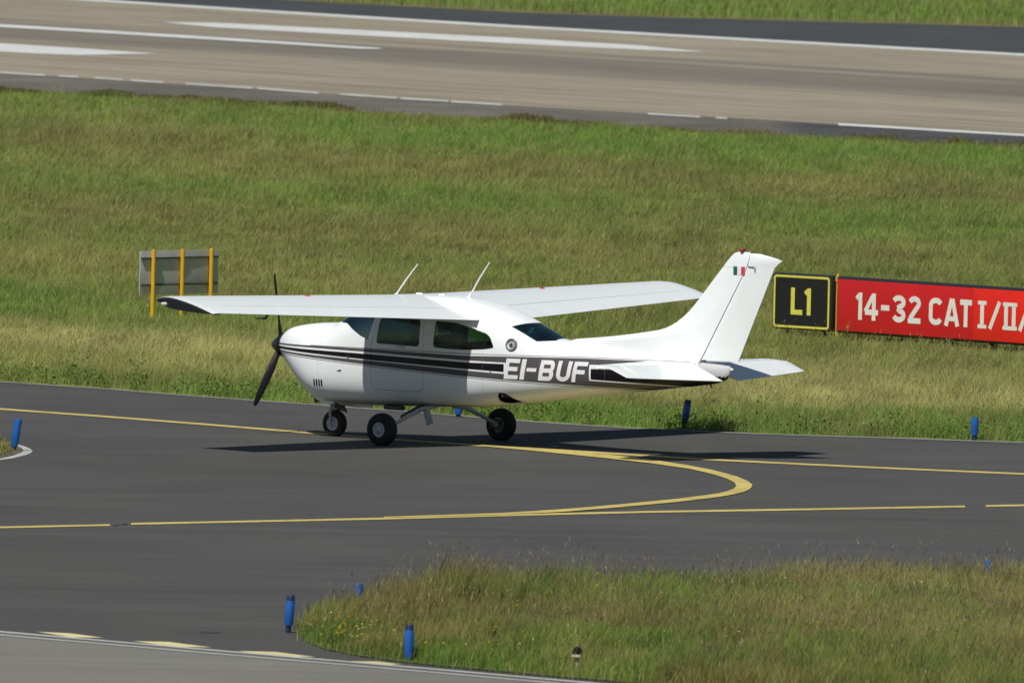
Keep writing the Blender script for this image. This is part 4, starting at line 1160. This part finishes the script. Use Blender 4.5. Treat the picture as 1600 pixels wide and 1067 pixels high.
# --- L1 location sign
l1, W1 = frame_at('location_sign', SG[0], SG[1], 0, 'square black sign with yellow border reading L1', 'sign')
ZB0 = .175; H1 = .835
bm = bmesh.new(); box(bm, (W1 / 2, .10, ZB0 + H1 / 2), (W1 + .04, .20, H1 + .03), bev=.025); casing = finish('casing', bm, case_m, l1)
bm = bmesh.new(); box(bm, (W1 / 2, -.004, ZB0 + H1 / 2), (W1 - .03, .008, H1 - .03)); finish('face_panel', bm, black_s, l1, smooth=False)
bm = bmesh.new()
bw = .034
for q in stroke(round_poly([(.03, ZB0 + .03), (W1 - .03, ZB0 + .03), (W1 - .03, ZB0 + H1 - .03), (.03, ZB0 + H1 - .03)], .04, 4), bw, True):
    bm.faces.new([bm.verts.new((p.x, -.012, p.y)) for p in q])
for f in bm.faces:
    f.normal_update()
    if f.normal.y > 0: f.normal_flip()
finish('border', bm, yellow_s, l1, smooth=False, recalc=False)
put_glyphs('letter', [('L', W1 * .315, W1 * .52), ('1', W1 * .565, W1 * .665)], H1 * .50, ZB0 + H1 * .26, -.008, yellow_s, l1, .078)
for xx in (.2, W1 - .2):
    bm = bmesh.new(); tube(bm, [(xx, .10, -.05), (xx, .10, ZB0)], .03, 12); finish('leg', bm, case_m, l1)
bm = bmesh.new(); box(bm, (W1 + .075, .10, .55), (.05, .06, 1.02)); box(bm, (W1 + .075, .07, .98), (.07, .02, .08)); finish('side_post', bm, post_y, l1, smooth=False)

# --- red holding position sign
rs, W2 = frame_at('holding_sign', SG[2], SG[3], 0, 'long red board with white 14-32 CAT lettering beside the black sign', 'sign')
MP = W2 / 294.0
ZB2 = .175; H2 = .84; WT = 360 * MP; seam = 214 * MP
bm = bmesh.new(); box(bm, (WT / 2, .12, ZB2 + H2 / 2), (WT + .04, .22, H2 + .03), bev=.03); finish('casing', bm, case_m, rs)
bm = bmesh.new(); box(bm, (seam / 2 + .01, -.004, ZB2 + H2 / 2), (seam - .02, .016, H2 - .05), bev=.006); finish('face_panel', bm, red_a, rs)
bm = bmesh.new(); box(bm, ((WT + seam) / 2, -.004, ZB2 + H2 / 2), (WT - seam - .006, .016, H2 - .05), bev=.006); finish('face_panel', bm, red_b, rs)
LT = [('1', 32.6, 41.4), ('4', 44.5, 66.5), ('-', 71.3, 84.2), ('3', 88.5, 109.6), ('2', 113.7, 133.4), ('C', 146.3, 167.8), ('A', 170, 193.9), ('T', 194.5, 212.9), ('i', 222.4, 235.6), ('/', 238.7, 258), ('ii', 261, 283), ('/', 285, 304), ('iii', 308, 338)]
put_glyphs('letter', [(c, a * MP, b * MP) for c, a, b in LT], H2 * .50, ZB2 + H2 * .25, -.012, white_s, rs, 5.8 * MP)
for xx in (.4, 1.4, 2.4, 3.4, 4.4):
    bm = bmesh.new(); tube(bm, [(xx, .12, -.05), (xx, .12, ZB2)], .035, 12); finish('leg', bm, case_m, rs)

# --- the back of a sign: grey board on three yellow posts
bd = Vector((SG[5][0] - SG[4][0], SG[5][1] - SG[4][1])); ang = math.atan2(bd.y, bd.x)
bk = empty('sign_back', (SG[4][0], SG[4][1], 0), ang)
tag(bk, 'back of a grey board on three orange yellow posts', 'sign')
Lb = bd.length; K = Lb / 92.0
board_m = mat('board_grey', (0.46, 0.465, 0.44), 0.5, noise=.08, nscale=4)
board_top = mat('board_grey_rail', (0.34, 0.345, 0.34), 0.45)
orange = mat('post_orange', (0.70, 0.385, 0.014), 0.45, noise=.08, nscale=6)
x0, x1 = -18 * K, 106 * K
zb, zt = .42, 1.10
bm = bmesh.new(); box(bm, ((x0 + x1) / 2, .046, (zb + zt) / 2), (x1 - x0, .016, zt - zb), bev=.004); finish('board', bm, board_m, bk)
rail_m = mat('rail_dark', (.05, .05, .05), .5)
for zc in (.99, .575):
    bm = bmesh.new(); box(bm, ((x0 + x1) / 2, .026, zc), (x1 - x0 - .03, .026, .024), bev=.003); finish('rail', bm, rail_m, bk)
for k in range(3):
    bm = bmesh.new(); lathe(bm, [(-.1, .033), (1.115, .033), (1.12, .028), (1.12, 0)], (46 * K * k, 0, 0), (0, 0, 1), 20); finish('post', bm, orange, bk)

# --- blue taxiway edge markers
blue = mat('marker_blue', (0.012, 0.105, 0.40), 0.42, noise=.12, nscale=8)
navy = mat('marker_navy', (0.012, 0.025, 0.085), 0.5)
def marker_parts(root, h, r, dark_cap, foot):
    bm = bmesh.new(); lathe(bm, [(foot, r * .82), (foot + .05, r), (h - .012, r), (h, r * .93)], (0, 0, 0), (0, 0, 1), 24)
    if not dark_cap: lathe(bm, [(h, r * .93), (h + .003, 0)], (0, 0, 0), (0, 0, 1), 24)
    sleeve = finish('sleeve', bm, blue, root, angle=50)
    bm = bmesh.new(); lathe(bm, [(-.03, r * .62), (foot + .02, r * .62)], (0, 0, 0), (0, 0, 1), 18); finish('foot', bm, navy, root)
    if dark_cap:
        bm = bmesh.new(); lathe(bm, [(h - .005, r * .90), (h + .055, r * .88), (h + .062, r * .80), (h + .064, 0)], (0, 0, 0), (0, 0, 1), 24); finish('cap', bm, navy, root, angle=50)
MK = [  # position, height, radius, dark cap, foot, lean right, label
    (0, .42, .050, False, .05, .13, 'leaning blue post inside the tip of the white kerb line'),
    (1, .345, .050, True, .075, .06, 'blue post at the left tip of the near grass verge'),
    (2, .33, .050, True, .03, .0, 'upright dark-capped blue post on the bottom edge of the near verge'),
    (3, .135, .055, False, .03, .0, 'short blue post seen below the airplane belly between its wheels'),
    (4, .33, .050, True, .11, .13, 'leaning shaded blue post on the grass edge below the tail'),
    (5, .31, .052, False, .07, .02, 'blue post on the far grass edge at the right'),
    (6, .27, .045, False, .06, .02, 'blue post top buried in brown grass behind the near verge tip'),
    (7, .33, .045, False, .06, .02, 'faint blue post behind the near verge at the right'),
]
for i, h, r, cap, foot, lean, lab in MK:
    x, y = PT['posts'][i]
    root = empty('edge_marker', (x, y, 0.012)); root.rotation_euler = (0, lean, 0)
    tag(root, lab, 'marker', 'blue taxiway edge markers')
    marker_parts(root, h, r, cap, foot)

# --- small lamp in the near grass
lx, ly = PT['lamp'][0]
lp = empty('edge_lamp', (lx, ly, .018)); tag(lp, 'small lamp with black head on a pale stem in the near grass', 'lamp')
bm = bmesh.new(); lathe(bm, [(-.02, .035), (.0, .035), (.01, .022), (.10, .022)], (0, 0, 0), (0, 0, 1), 16); finish('stem', bm, mat('lamp_stem', (.45, .44, .36), .6), lp)
bm = bmesh.new(); lathe(bm, [(.10, 0), (.10, .058), (.125, .058), (.13, .03)], (0, 0, 0), (0, 0, 1), 20); finish('collar', bm, mat('lamp_collar', (.60, .57, .42), .5), lp)
bm = bmesh.new(); lathe(bm, [(.13, .0), (.13, .055), (.16, .058), (.19, .045), (.205, .02), (.21, 0)], (0, 0, 0), (0, 0, 1), 20); finish('head', bm, mat('lamp_black', (.01, .01, .012), .25), lp)
# ------------------------------------------------------------------ grass
def blade_field(name, x, y, h, wd, col, lean=0.35, z=0.0, label=None, plume=None, tip=None):
    n = len(x)
    a = RNG.uniform(0, 2 * np.pi, n); la = RNG.normal(0.6, 1.3, n)
    L = RNG.uniform(0.10, lean, n) * h
    dx = np.cos(la) * L; dy = np.sin(la) * L
    wx = np.cos(a) * wd * 0.5; wy = np.sin(a) * wd * 0.5
    z0 = np.zeros(n) + z
    V = np.empty((n, 5, 3))
    V[:, 0] = np.stack([x - wx, y - wy, z0], 1); V[:, 1] = np.stack([x + wx, y + wy, z0], 1)
    mx, my, mz = x + dx * 0.35, y + dy * 0.35, z0 + h * 0.6
    V[:, 2] = np.stack([mx + wx * 0.85, my + wy * 0.85, mz], 1); V[:, 3] = np.stack([mx - wx * 0.85, my - wy * 0.85, mz], 1)
    V[:, 4] = np.stack([x + dx, y + dy, z0 + h], 1)
    b = np.arange(n)[:, None] * 5
    loops = np.concatenate([b + np.array([0, 1, 2, 3]), b + np.array([3, 2, 4])], 1).ravel()
    st = (np.arange(n)[:, None] * 7 + np.array([0, 4])).ravel()
    C = np.repeat(col[:, None, :], 5, 1)
    if tip is not None:
        C[:, 4] = tip; C[:, 2:4] = C[:, 2:4] * 0.5 + tip[:, None, :] * 0.5
    V = V.reshape(-1, 3); C = C.reshape(-1, 3)
    if plume is not None:      # seed heads: two crossed slender diamonds at the tips of some stalks
        idx, ph, pw, pc = plume
        m = len(idx)
        tx, ty, tz = (x + dx)[idx], (y + dy)[idx], (z0 + h)[idx]
        ux = np.cos(a[idx]); uy = np.sin(a[idx])
        P = np.empty((m, 8, 3))
        for k, (ax_, ay_) in enumerate(((ux, uy), (-uy, ux))):
            P[:, 4*k] = np.stack([tx, ty, tz - ph * 0.5], 1)
            P[:, 4*k+1] = np.stack([tx + ax_ * pw, ty + ay_ * pw, tz], 1)
            P[:, 4*k+2] = np.stack([tx + dx[idx] * 0.2, ty + dy[idx] * 0.2, tz + ph * 0.6], 1)
            P[:, 4*k+3] = np.stack([tx - ax_ * pw, ty - ay_ * pw, tz], 1)
        o = len(V)
        bb = o + np.arange(m)[:, None] * 8
        l2 = np.concatenate([bb + np.array([0, 1, 2, 3]), bb + np.array([4, 5, 6, 7])], 1).ravel()
        s2 = len(loops) + (np.arange(m)[:, None] * 8 + np.array([0, 4])).ravel()
        V = np.concatenate([V, P.reshape(-1, 3)]); loops = np.concatenate([loops, l2]); st = np.concatenate([st, s2])
        C = np.concatenate([C, np.repeat(pc[:, None, :], 8, 1).reshape(-1, 3)])
    o = raw_mesh(name, V, loops, st, C, blade_m)
    return tag(o, label, 'grass', kind='stuff')

def jitter(c, amt=0.25, straw=0.12):
    n = len(c)
    c = c * RNG.uniform(1 - amt, 1 + amt, n)[:, None]
    c = c * (1 + RNG.normal(0, 0.06, (n, 3)))
    k = RNG.random(n) < straw
    c[k] = STRAW * RNG.uniform(0.6, 1.15, k.sum())[:, None]
    return np.clip(c, 0.005, 0.6)

def halfw(y): return 0.0305 * (225 + y) + 2.5

def in_poly(x, y, poly):
    r = np.zeros(len(x), bool); n = len(poly)
    for i in range(n):
        x1, y1 = poly[i]; x2, y2 = poly[(i + 1) % n]
        c = ((y1 > y) != (y2 > y)) & (x < (x2 - x1) * (y - y1) / (y2 - y1 + 1e-12) + x1)
        r ^= c
    return r

CLEAR = []      # (x0, x1, y0, y1, factor): closely mown ground in front of signs and lamps
def mown(x, y, h):
    for x0, x1, y0, y1, k in CLEAR:
        m = (x > x0) & (x < x1) & (y > y0) & (y < y1)
        h[m] *= k
    return h
for (a, b), dep in ((SG[0:2], 3.2), (SG[2:4], 3.2)):
    n_ = 12
    for k in range(n_):
        xa = a[0] + (b[0] - a[0]) * k / n_; xb = a[0] + (b[0] - a[0]) * (k + 1) / n_; yc = a[1] + (b[1] - a[1]) * (k + .5) / n_
        CLEAR.append((min(xa, xb) - .02, max(xa, xb) + .02, yc - dep, yc + .8, .72))
CLEAR.append((lx - .13, lx + .13, ly - 1.6, ly + .05, .28))
for i in (1, 2, 3, 4, 5): CLEAR.append((PT['posts'][i][0] - .12, PT['posts'][i][0] + .12, PT['posts'][i][1] - 1.5, PT['posts'][i][1] + .05, .35))
# meadow between taxiway and runway
def meadow():
    N = int(1.0 * 1250000)
    y = RNG.uniform(0.5, 190, N)
    # fewer blades far away
    y = 0.5 + 190 * RNG.random(N) ** 1.25
    hw = halfw(y); x = RNG.uniform(-1, 1, N) * hw + 0.95
    # thinner growth outside the view, for a step to either side
    N2 = 420000
    y2 = 0.5 + 215 * RNG.random(N2) ** 1.2 - 25 * RNG.random(N2); s2 = np.where(RNG.random(N2) < 0.5, -1, 1)
    x2 = 0.95 + s2 * (halfw(y2) + 16 * RNG.random(N2) ** 1.3)
    x = np.concatenate([x, x2]); y = np.concatenate([y, y2]); N = len(x)
    yt, yr = ytaxi(x), yrun(x)
    ok = (y > yt + 0.08 + 0.5 * fbm(x, y, 0.7, 2, 2) * RNG.random(N)) & (y < yr - 0.3 + 14.0 * np.clip(fbm(x, y * 0.6, 1.6, 8, 3) - 0.50, -0.08, 1) * RNG.random(N))
    x, y = x[ok], y[ok]
    yt, yr = ytaxi(x), yrun(x)
    cl = fbm(x, y, 1.1, 5, 3); cl2 = fbm(x, y * 0.5, 4, 9, 2)
    h = (0.075 + 0.20 * cl * cl2 * 2.0) * RNG.uniform(0.6, 1.25, len(x))
    edge = np.clip((yr - y) / 6.0, 0.5, 1); h = h * edge
    d0 = y - yt
    h = h * np.clip(0.55 + d0 / 3.0, 0.5, 1.0)
    h = mown(x, y, h)
    far = np.clip(y / 160, 0, 1)
    wd = RNG.uniform(0.005, 0.0095, len(x)) * (1 + 0.8 * far)
    c = jitter(field_colour(x, y), 0.16, 0.04)
    tus = np.clip((fbm(x, y * 0.8, 0.75, 10, 2) - 0.60) * 8, 0, 1) * (d0 > 1.0)      # scattered taller, darker tussocks
    h = h * (1 + 0.25 * tus * edge); c = lerp(c, c * np.array([0.84, 0.90, 0.84]), tus)
    lite = np.clip((fbm(x, y * 0.8, 0.6, 0, 2) - 0.62) * 8, 0, 1)                      # pale seeding patches
    c = lerp(c, STRAW * 0.75, lite * 0.35)
    sh = np.where(RNG.random(len(x)) < 0.03)[0]
    pc = lerp(np.tile(np.array([0.26, 0.20, 0.11]), (len(sh), 1)), np.array([0.50, 0.45, 0.22]), RNG.random(len(sh)))
    h[sh] *= 1.3
    blade_field('meadow_grass', x, y, h, wd, c, 0.95, label='rough green and straw meadow between taxiway and runway',
                plume=(sh, RNG.uniform(0.04, 0.08, len(sh)), RNG.uniform(0.004, 0.009, len(sh)), pc))
meadow()

def shoulder_clumps():
    """dead brown and green clumps growing out over the near runway shoulder"""
    N = 150000
    x = RNG.uniform(-14, 14, N); yr = yrun(x); y = yr + RNG.uniform(-2.5, 9.0, N)
    d = y - yr
    n = fbm(x, y * 0.35, 1.5, 6, 3)
    ok = n > 0.515 + np.clip(d, 0, 9) * 0.075 + np.clip(x - 6, 0, 4) * 0.03
    x, y, d, n = x[ok], y[ok], d[ok], n[ok]
    h = RNG.uniform(0.03, 0.10, len(x)) + 0.25 * np.clip(n - 0.55, 0, 1)
    c = lerp(np.tile(BROWN * 0.62, (len(x), 1)), DGREEN, np.clip((fbm(x, y * 0.5, 0.8, 2, 2) - 0.48) * 4, 0, 1) * 0.7)
    blade_field('shoulder_grass', x, y, h, RNG.uniform(0.012, 0.024, len(x)), jitter(c, 0.25, 0.04), 0.9, z=0.006, label='brown grass clumps straggling over the near runway shoulder')
shoulder_clumps()

def far_grass():
    fx = np.array([p[0] for p in PT['far_shoulder']]); fy = np.array([p[1] for p in PT['far_shoulder']])
    N = 110000
    y = RNG.uniform(200, 330, N); x = RNG.uniform(-1, 1, N) * (halfw(y) + 2) + 0.95
    ye = np.interp(x, fx, fy)
    ok = (y > ye + 1.2 * fbm(x, y, 1.5, 2, 2)) & (y < ye + 60)
    x, y, ye = x[ok], y[ok], ye[ok]
    cl = fbm(x, y, 1.6, 5, 3)
    d = y - ye
    h = (0.10 + 0.25 * cl) * RNG.uniform(0.6, 1.2, len(x)) * np.clip(1.7 - d / 4, 1, 1.7)
    c = lerp(np.tile(GREEN * 1.15, (len(x), 1)), BROWN * 1.2, np.clip(1.0 - d / 3.0, 0, 1) * fbm(x, y, 0.9, 3, 2) * 1.5)
    c = lerp(c, OLIVE, np.clip((fbm(x, y * 0.4, 3, 6, 3) - 0.45) * 4, 0, 1) * 0.7)
    blade_field('far_grass', x, y, h, RNG.uniform(0.014, 0.03, len(x)), jitter(c, 0.3, 0.05), 0.6, label='green grass strip beyond the far runway shoulder')
far_grass()

def verge_weeds():
    """broad-leaved weeds and taller tufts hugging the far taxiway edge"""
    V = []; loops = []; st = []; C = []
    o = 0; lo = 0
    xs = []; 
    for k in range(420):
        x = random.uniform(-10.5, 11.0)
        d = abs(random.gauss(0, 1.0)) * 0.9 + 0.15
        y = float(ytaxi(np.array([x]))[0]) + d
        big = float(fbm(np.array([x]), np.array([y]), 1.3, 6, 2)[0])
        if big < 0.42 and random.random() < 0.6: continue
        H = random.uniform(0.12, 0.24) + (0.24 if random.random() < 0.13 else 0.0)
        R_ = random.uniform(0.08, 0.2)
        base = lerp(DGREEN[None], GREEN, np.array([random.random()]))[0] * random.uniform(0.8, 1.25)
        for j in range(int(30 * (0.5 + H * 2))):
            r = R_ * math.sqrt(random.random()); a = random.uniform(0, 6.28)
            z = H * random.random() ** 0.8
            c = np.array([x + r * math.cos(a), y + r * math.sin(a), z])
            ln = random.uniform(0.03, 0.07); wv = ln * random.uniform(0.35, 0.6)
            aa = random.uniform(0, 6.28); el = random.uniform(-0.3, 1.1)
            u = np.array([math.cos(aa) * math.cos(el), math.sin(aa) * math.cos(el), math.sin(el)]); v = np.array([-math.sin(aa), math.cos(aa), random.uniform(-.4, .4)])
            V += [c, c + u * ln * 0.5 + v * wv * 0.5, c + u * ln, c + u * ln * 0.5 - v * wv * 0.5]
            loops += [o, o + 1, o + 2, o + 3]; st.append(lo); o += 4; lo += 4
            cc = base * random.uniform(0.7, 1.3)
            C += [cc] * 4
    tag(raw_mesh('verge_weeds', np.array(V), np.array(loops), np.array(st), np.array(C), blade_m), 'leafy green weeds along the far taxiway edge', 'weeds', kind='stuff')
verge_weeds()

FI = PT['fore_island']
sheet('grass_verge', FI, 0.018, mat('verge_soil', (0.10, 0.105, 0.05), 0.95, noise=0.4, nscale=2), label='earth of the near grass verge', cat='ground', kind='structure')
def island():
    N = 380000
    x = RNG.uniform(-1.6, 10.6, N); y = RNG.uniform(-54, -28.5, N)
    ok = in_poly(x, y, FI) & (x < 0.95 + 0.0305 * (225 + y) + 1.8)
    x, y = x[ok], y[ok]
    x = x + RNG.normal(0, 0.05, len(x)); y = y + RNG.normal(0, 0.30, len(x))
    cl = fbm(x, y, 0.9, 5, 3); med = fbm(x, y * 0.5, 1.4, 2, 3); big = fbm(x, y * 0.5, 3.0, 4, 2)
    # distance behind the near edge of the verge
    yn = np.interp(x, [p[0] for p in FI[13:]][::-1], [p[1] for p in FI[13:]][::-1])
    d = y - yn
    left = np.clip((x + 1.4) / 1.5, 0.25, 1.0)
    h = (0.10 + 0.36 * cl ** 1.4) * RNG.uniform(0.6, 1.25, len(x)) * np.clip(0.45 + d / 4.0, 0.45, 1.0) * (0.55 + 0.45 * left)
    c = lerp(np.tile(GREEN * 0.92, (len(x), 1)), OLIVE * 0.9, np.clip((big - 0.42) * 3.5, 0, 0.8))
    c = lerp(c, BROWN * 0.85, np.clip((fbm(x, y * 0.45, 1.9, 10, 3) - 0.53) * 8, 0, 1) * 0.7)
    c = lerp(c, TAN * 0.9, np.clip((med - 0.55) * 6, 0, 1) * 0.55)
    c = lerp(c, BROWN * 1.1, np.clip((fbm(x, y * 0.6, 0.8, 9, 2) - 0.52) * 5, 0, 1) * 0.28 * np.clip(d / 5, 0.1, 1))
    bl = np.clip((d - 5) / 3.5, 0, 1) * np.clip(1 - x / 2.8, 0, 1); c = lerp(c, BROWN * 0.9, bl * 0.75); h = h * (1 + 0.35 * bl)
    c = lerp(c, STRAW * 0.85, np.clip((x - 3.2) / 2, 0, 1) * np.clip((d - 6) / 5, 0, 1) * np.clip(fbm(x, y * 0.4, 1.6, 1, 2) * 1.5, 0, 1) * 0.6)
    c = lerp(c, DGREEN * 1.1, np.clip((fbm(x, y * 0.6, 0.7, 11, 2) - 0.52) * 6, 0, 1) * 0.7)
    c = c * (0.66 + 0.76 * fbm(x, y, 0.30, 3, 2))[:, None] * np.array([1.10, 1.05, 0.95])
    c = jitter(c, 0.16, 0.04)
    h = mown(x, y, h)
    sh = np.where((RNG.random(len(x)) < 0.012 + 0.03 * np.clip(d / 8, 0, 1)))[0]
    h[sh] = h[sh] * 1.1 + 0.14 * RNG.random(len(sh)) + 0.02
    pc = lerp(np.tile(np.array([0.23, 0.165, 0.105]), (len(sh), 1)), np.array([0.46, 0.40, 0.22]), RNG.random(len(sh)) ** 1.6)
    wd = RNG.uniform(0.004, 0.0085, len(x)); wd[sh] *= 0.7
    c[sh] = c[sh] * 0.4 + pc * 0.6
    blade_field('verge_grass', x, y, h, wd, c, 0.7, z=0.018, label='tall green grass with brown seed heads on the near verge',
                plume=(sh, RNG.uniform(0.04, 0.085, len(sh)), RNG.uniform(0.003, 0.007, len(sh)), pc))
island()

II = PT['isl_inner']
sheet('island_soil', II, 0.018, mat('island_earth', (0.10, 0.085, 0.05), 0.95, noise=0.4, nscale=3), label='earth inside the white kerb line', cat='ground', kind='structure')
def left_island():
    N = 16000
    x = RNG.uniform(-8, -5.45, N); y = RNG.uniform(-11, 0.5, N)
    poly = [(a - 0.08, b) for a, b in II]
    ok = in_poly(x, y, poly) & in_poly(x + 0.05, y, II); x, y = x[ok], y[ok]
    h = (0.05 + 0.22 * np.clip((-5.6 - x) / 0.5, 0, 1)) * RNG.uniform(0.5, 1.2, len(x))
    c = lerp(np.tile(OLIVE * 0.8, (len(x), 1)), TAN * 0.8, fbm(x, y, 0.3, 3, 2) * 1.3)
    blade_field('island_grass', x, y, h, RNG.uniform(0.006, 0.012, len(x)), jitter(c, 0.3, 0.08), 0.6, z=0.018, label='dry grass inside the white kerb line')
left_island()

def flowers():
    spots = []
    for k in range(150):     # buttercups on the tip of the near verge
        x = random.gauss(-0.75, 0.32); y = random.gauss(-44.3, 1.2)
        spots.append((x, y, random.uniform(0.10, 0.26)))
    for k in range(60):
        x = random.uniform(-1.1, 1.4); spots.append((x, -46.3 - (x + 0.5) * 0.9 + random.uniform(0, 1.6), random.uniform(0.06, 0.2)))
    for k in range(150):
        spots.append((random.uniform(0.5, 8), random.uniform(-48, -34), random.uniform(0.25, 0.42)))
    spots = [s for s in spots if in_poly(np.array([s[0]]), np.array([s[1]]), FI)[0]]
    for k in range(650):
        y = random.uniform(8, 150); x = 0.95 + random.uniform(-1, 1) * float(halfw(y))
        n = float(fbm(np.array([x]), np.array([y]), 4, 7, 2)[0])
        if n < 0.5: continue
        if y < float(ytaxi(np.array([x]))[0]) + 0.4 or y > float(yrun(np.array([x]))[0]) - 2: continue
        spots.append((x, y, random.uniform(0.18, 0.36)))
    for k in range(170):
        x = random.uniform(-9, 10); spots.append((x, float(ytaxi(np.array([x]))[0]) + random.uniform(0.2, 2.0), random.uniform(0.05, 0.30)))
    V = []; loops = []; C = []; o = 0
    for i, (x, y, z) in enumerate(spots):
        r = random.uniform(0.007, 0.014)
        col = np.array([0.62, 0.50, 0.04]) if random.random() < 0.85 else np.array([0.65, 0.64, 0.55])
        z += 0.03
        for q in range(3):
            a = random.uniform(0, 6.28); t = random.uniform(-0.6, 0.6)
            c = np.array([x, y, z]); u = np.array([math.cos(a), math.sin(a), t]) * r; v = np.array([-math.sin(a) * 0.6, math.cos(a) * 0.6, 0.8]) * r
            V += [c + u, c + v, c - u, c - v]; loops += [o, o + 1, o + 2, o + 3]; C += [col] * 4; o += 4
    tag(raw_mesh('wildflowers', np.array(V), np.array(loops), np.arange(len(loops) // 4) * 4, np.array(C), blade_m), 'small yellow and white wildflowers dotted through the grass', 'flowers', kind='stuff')
flowers()
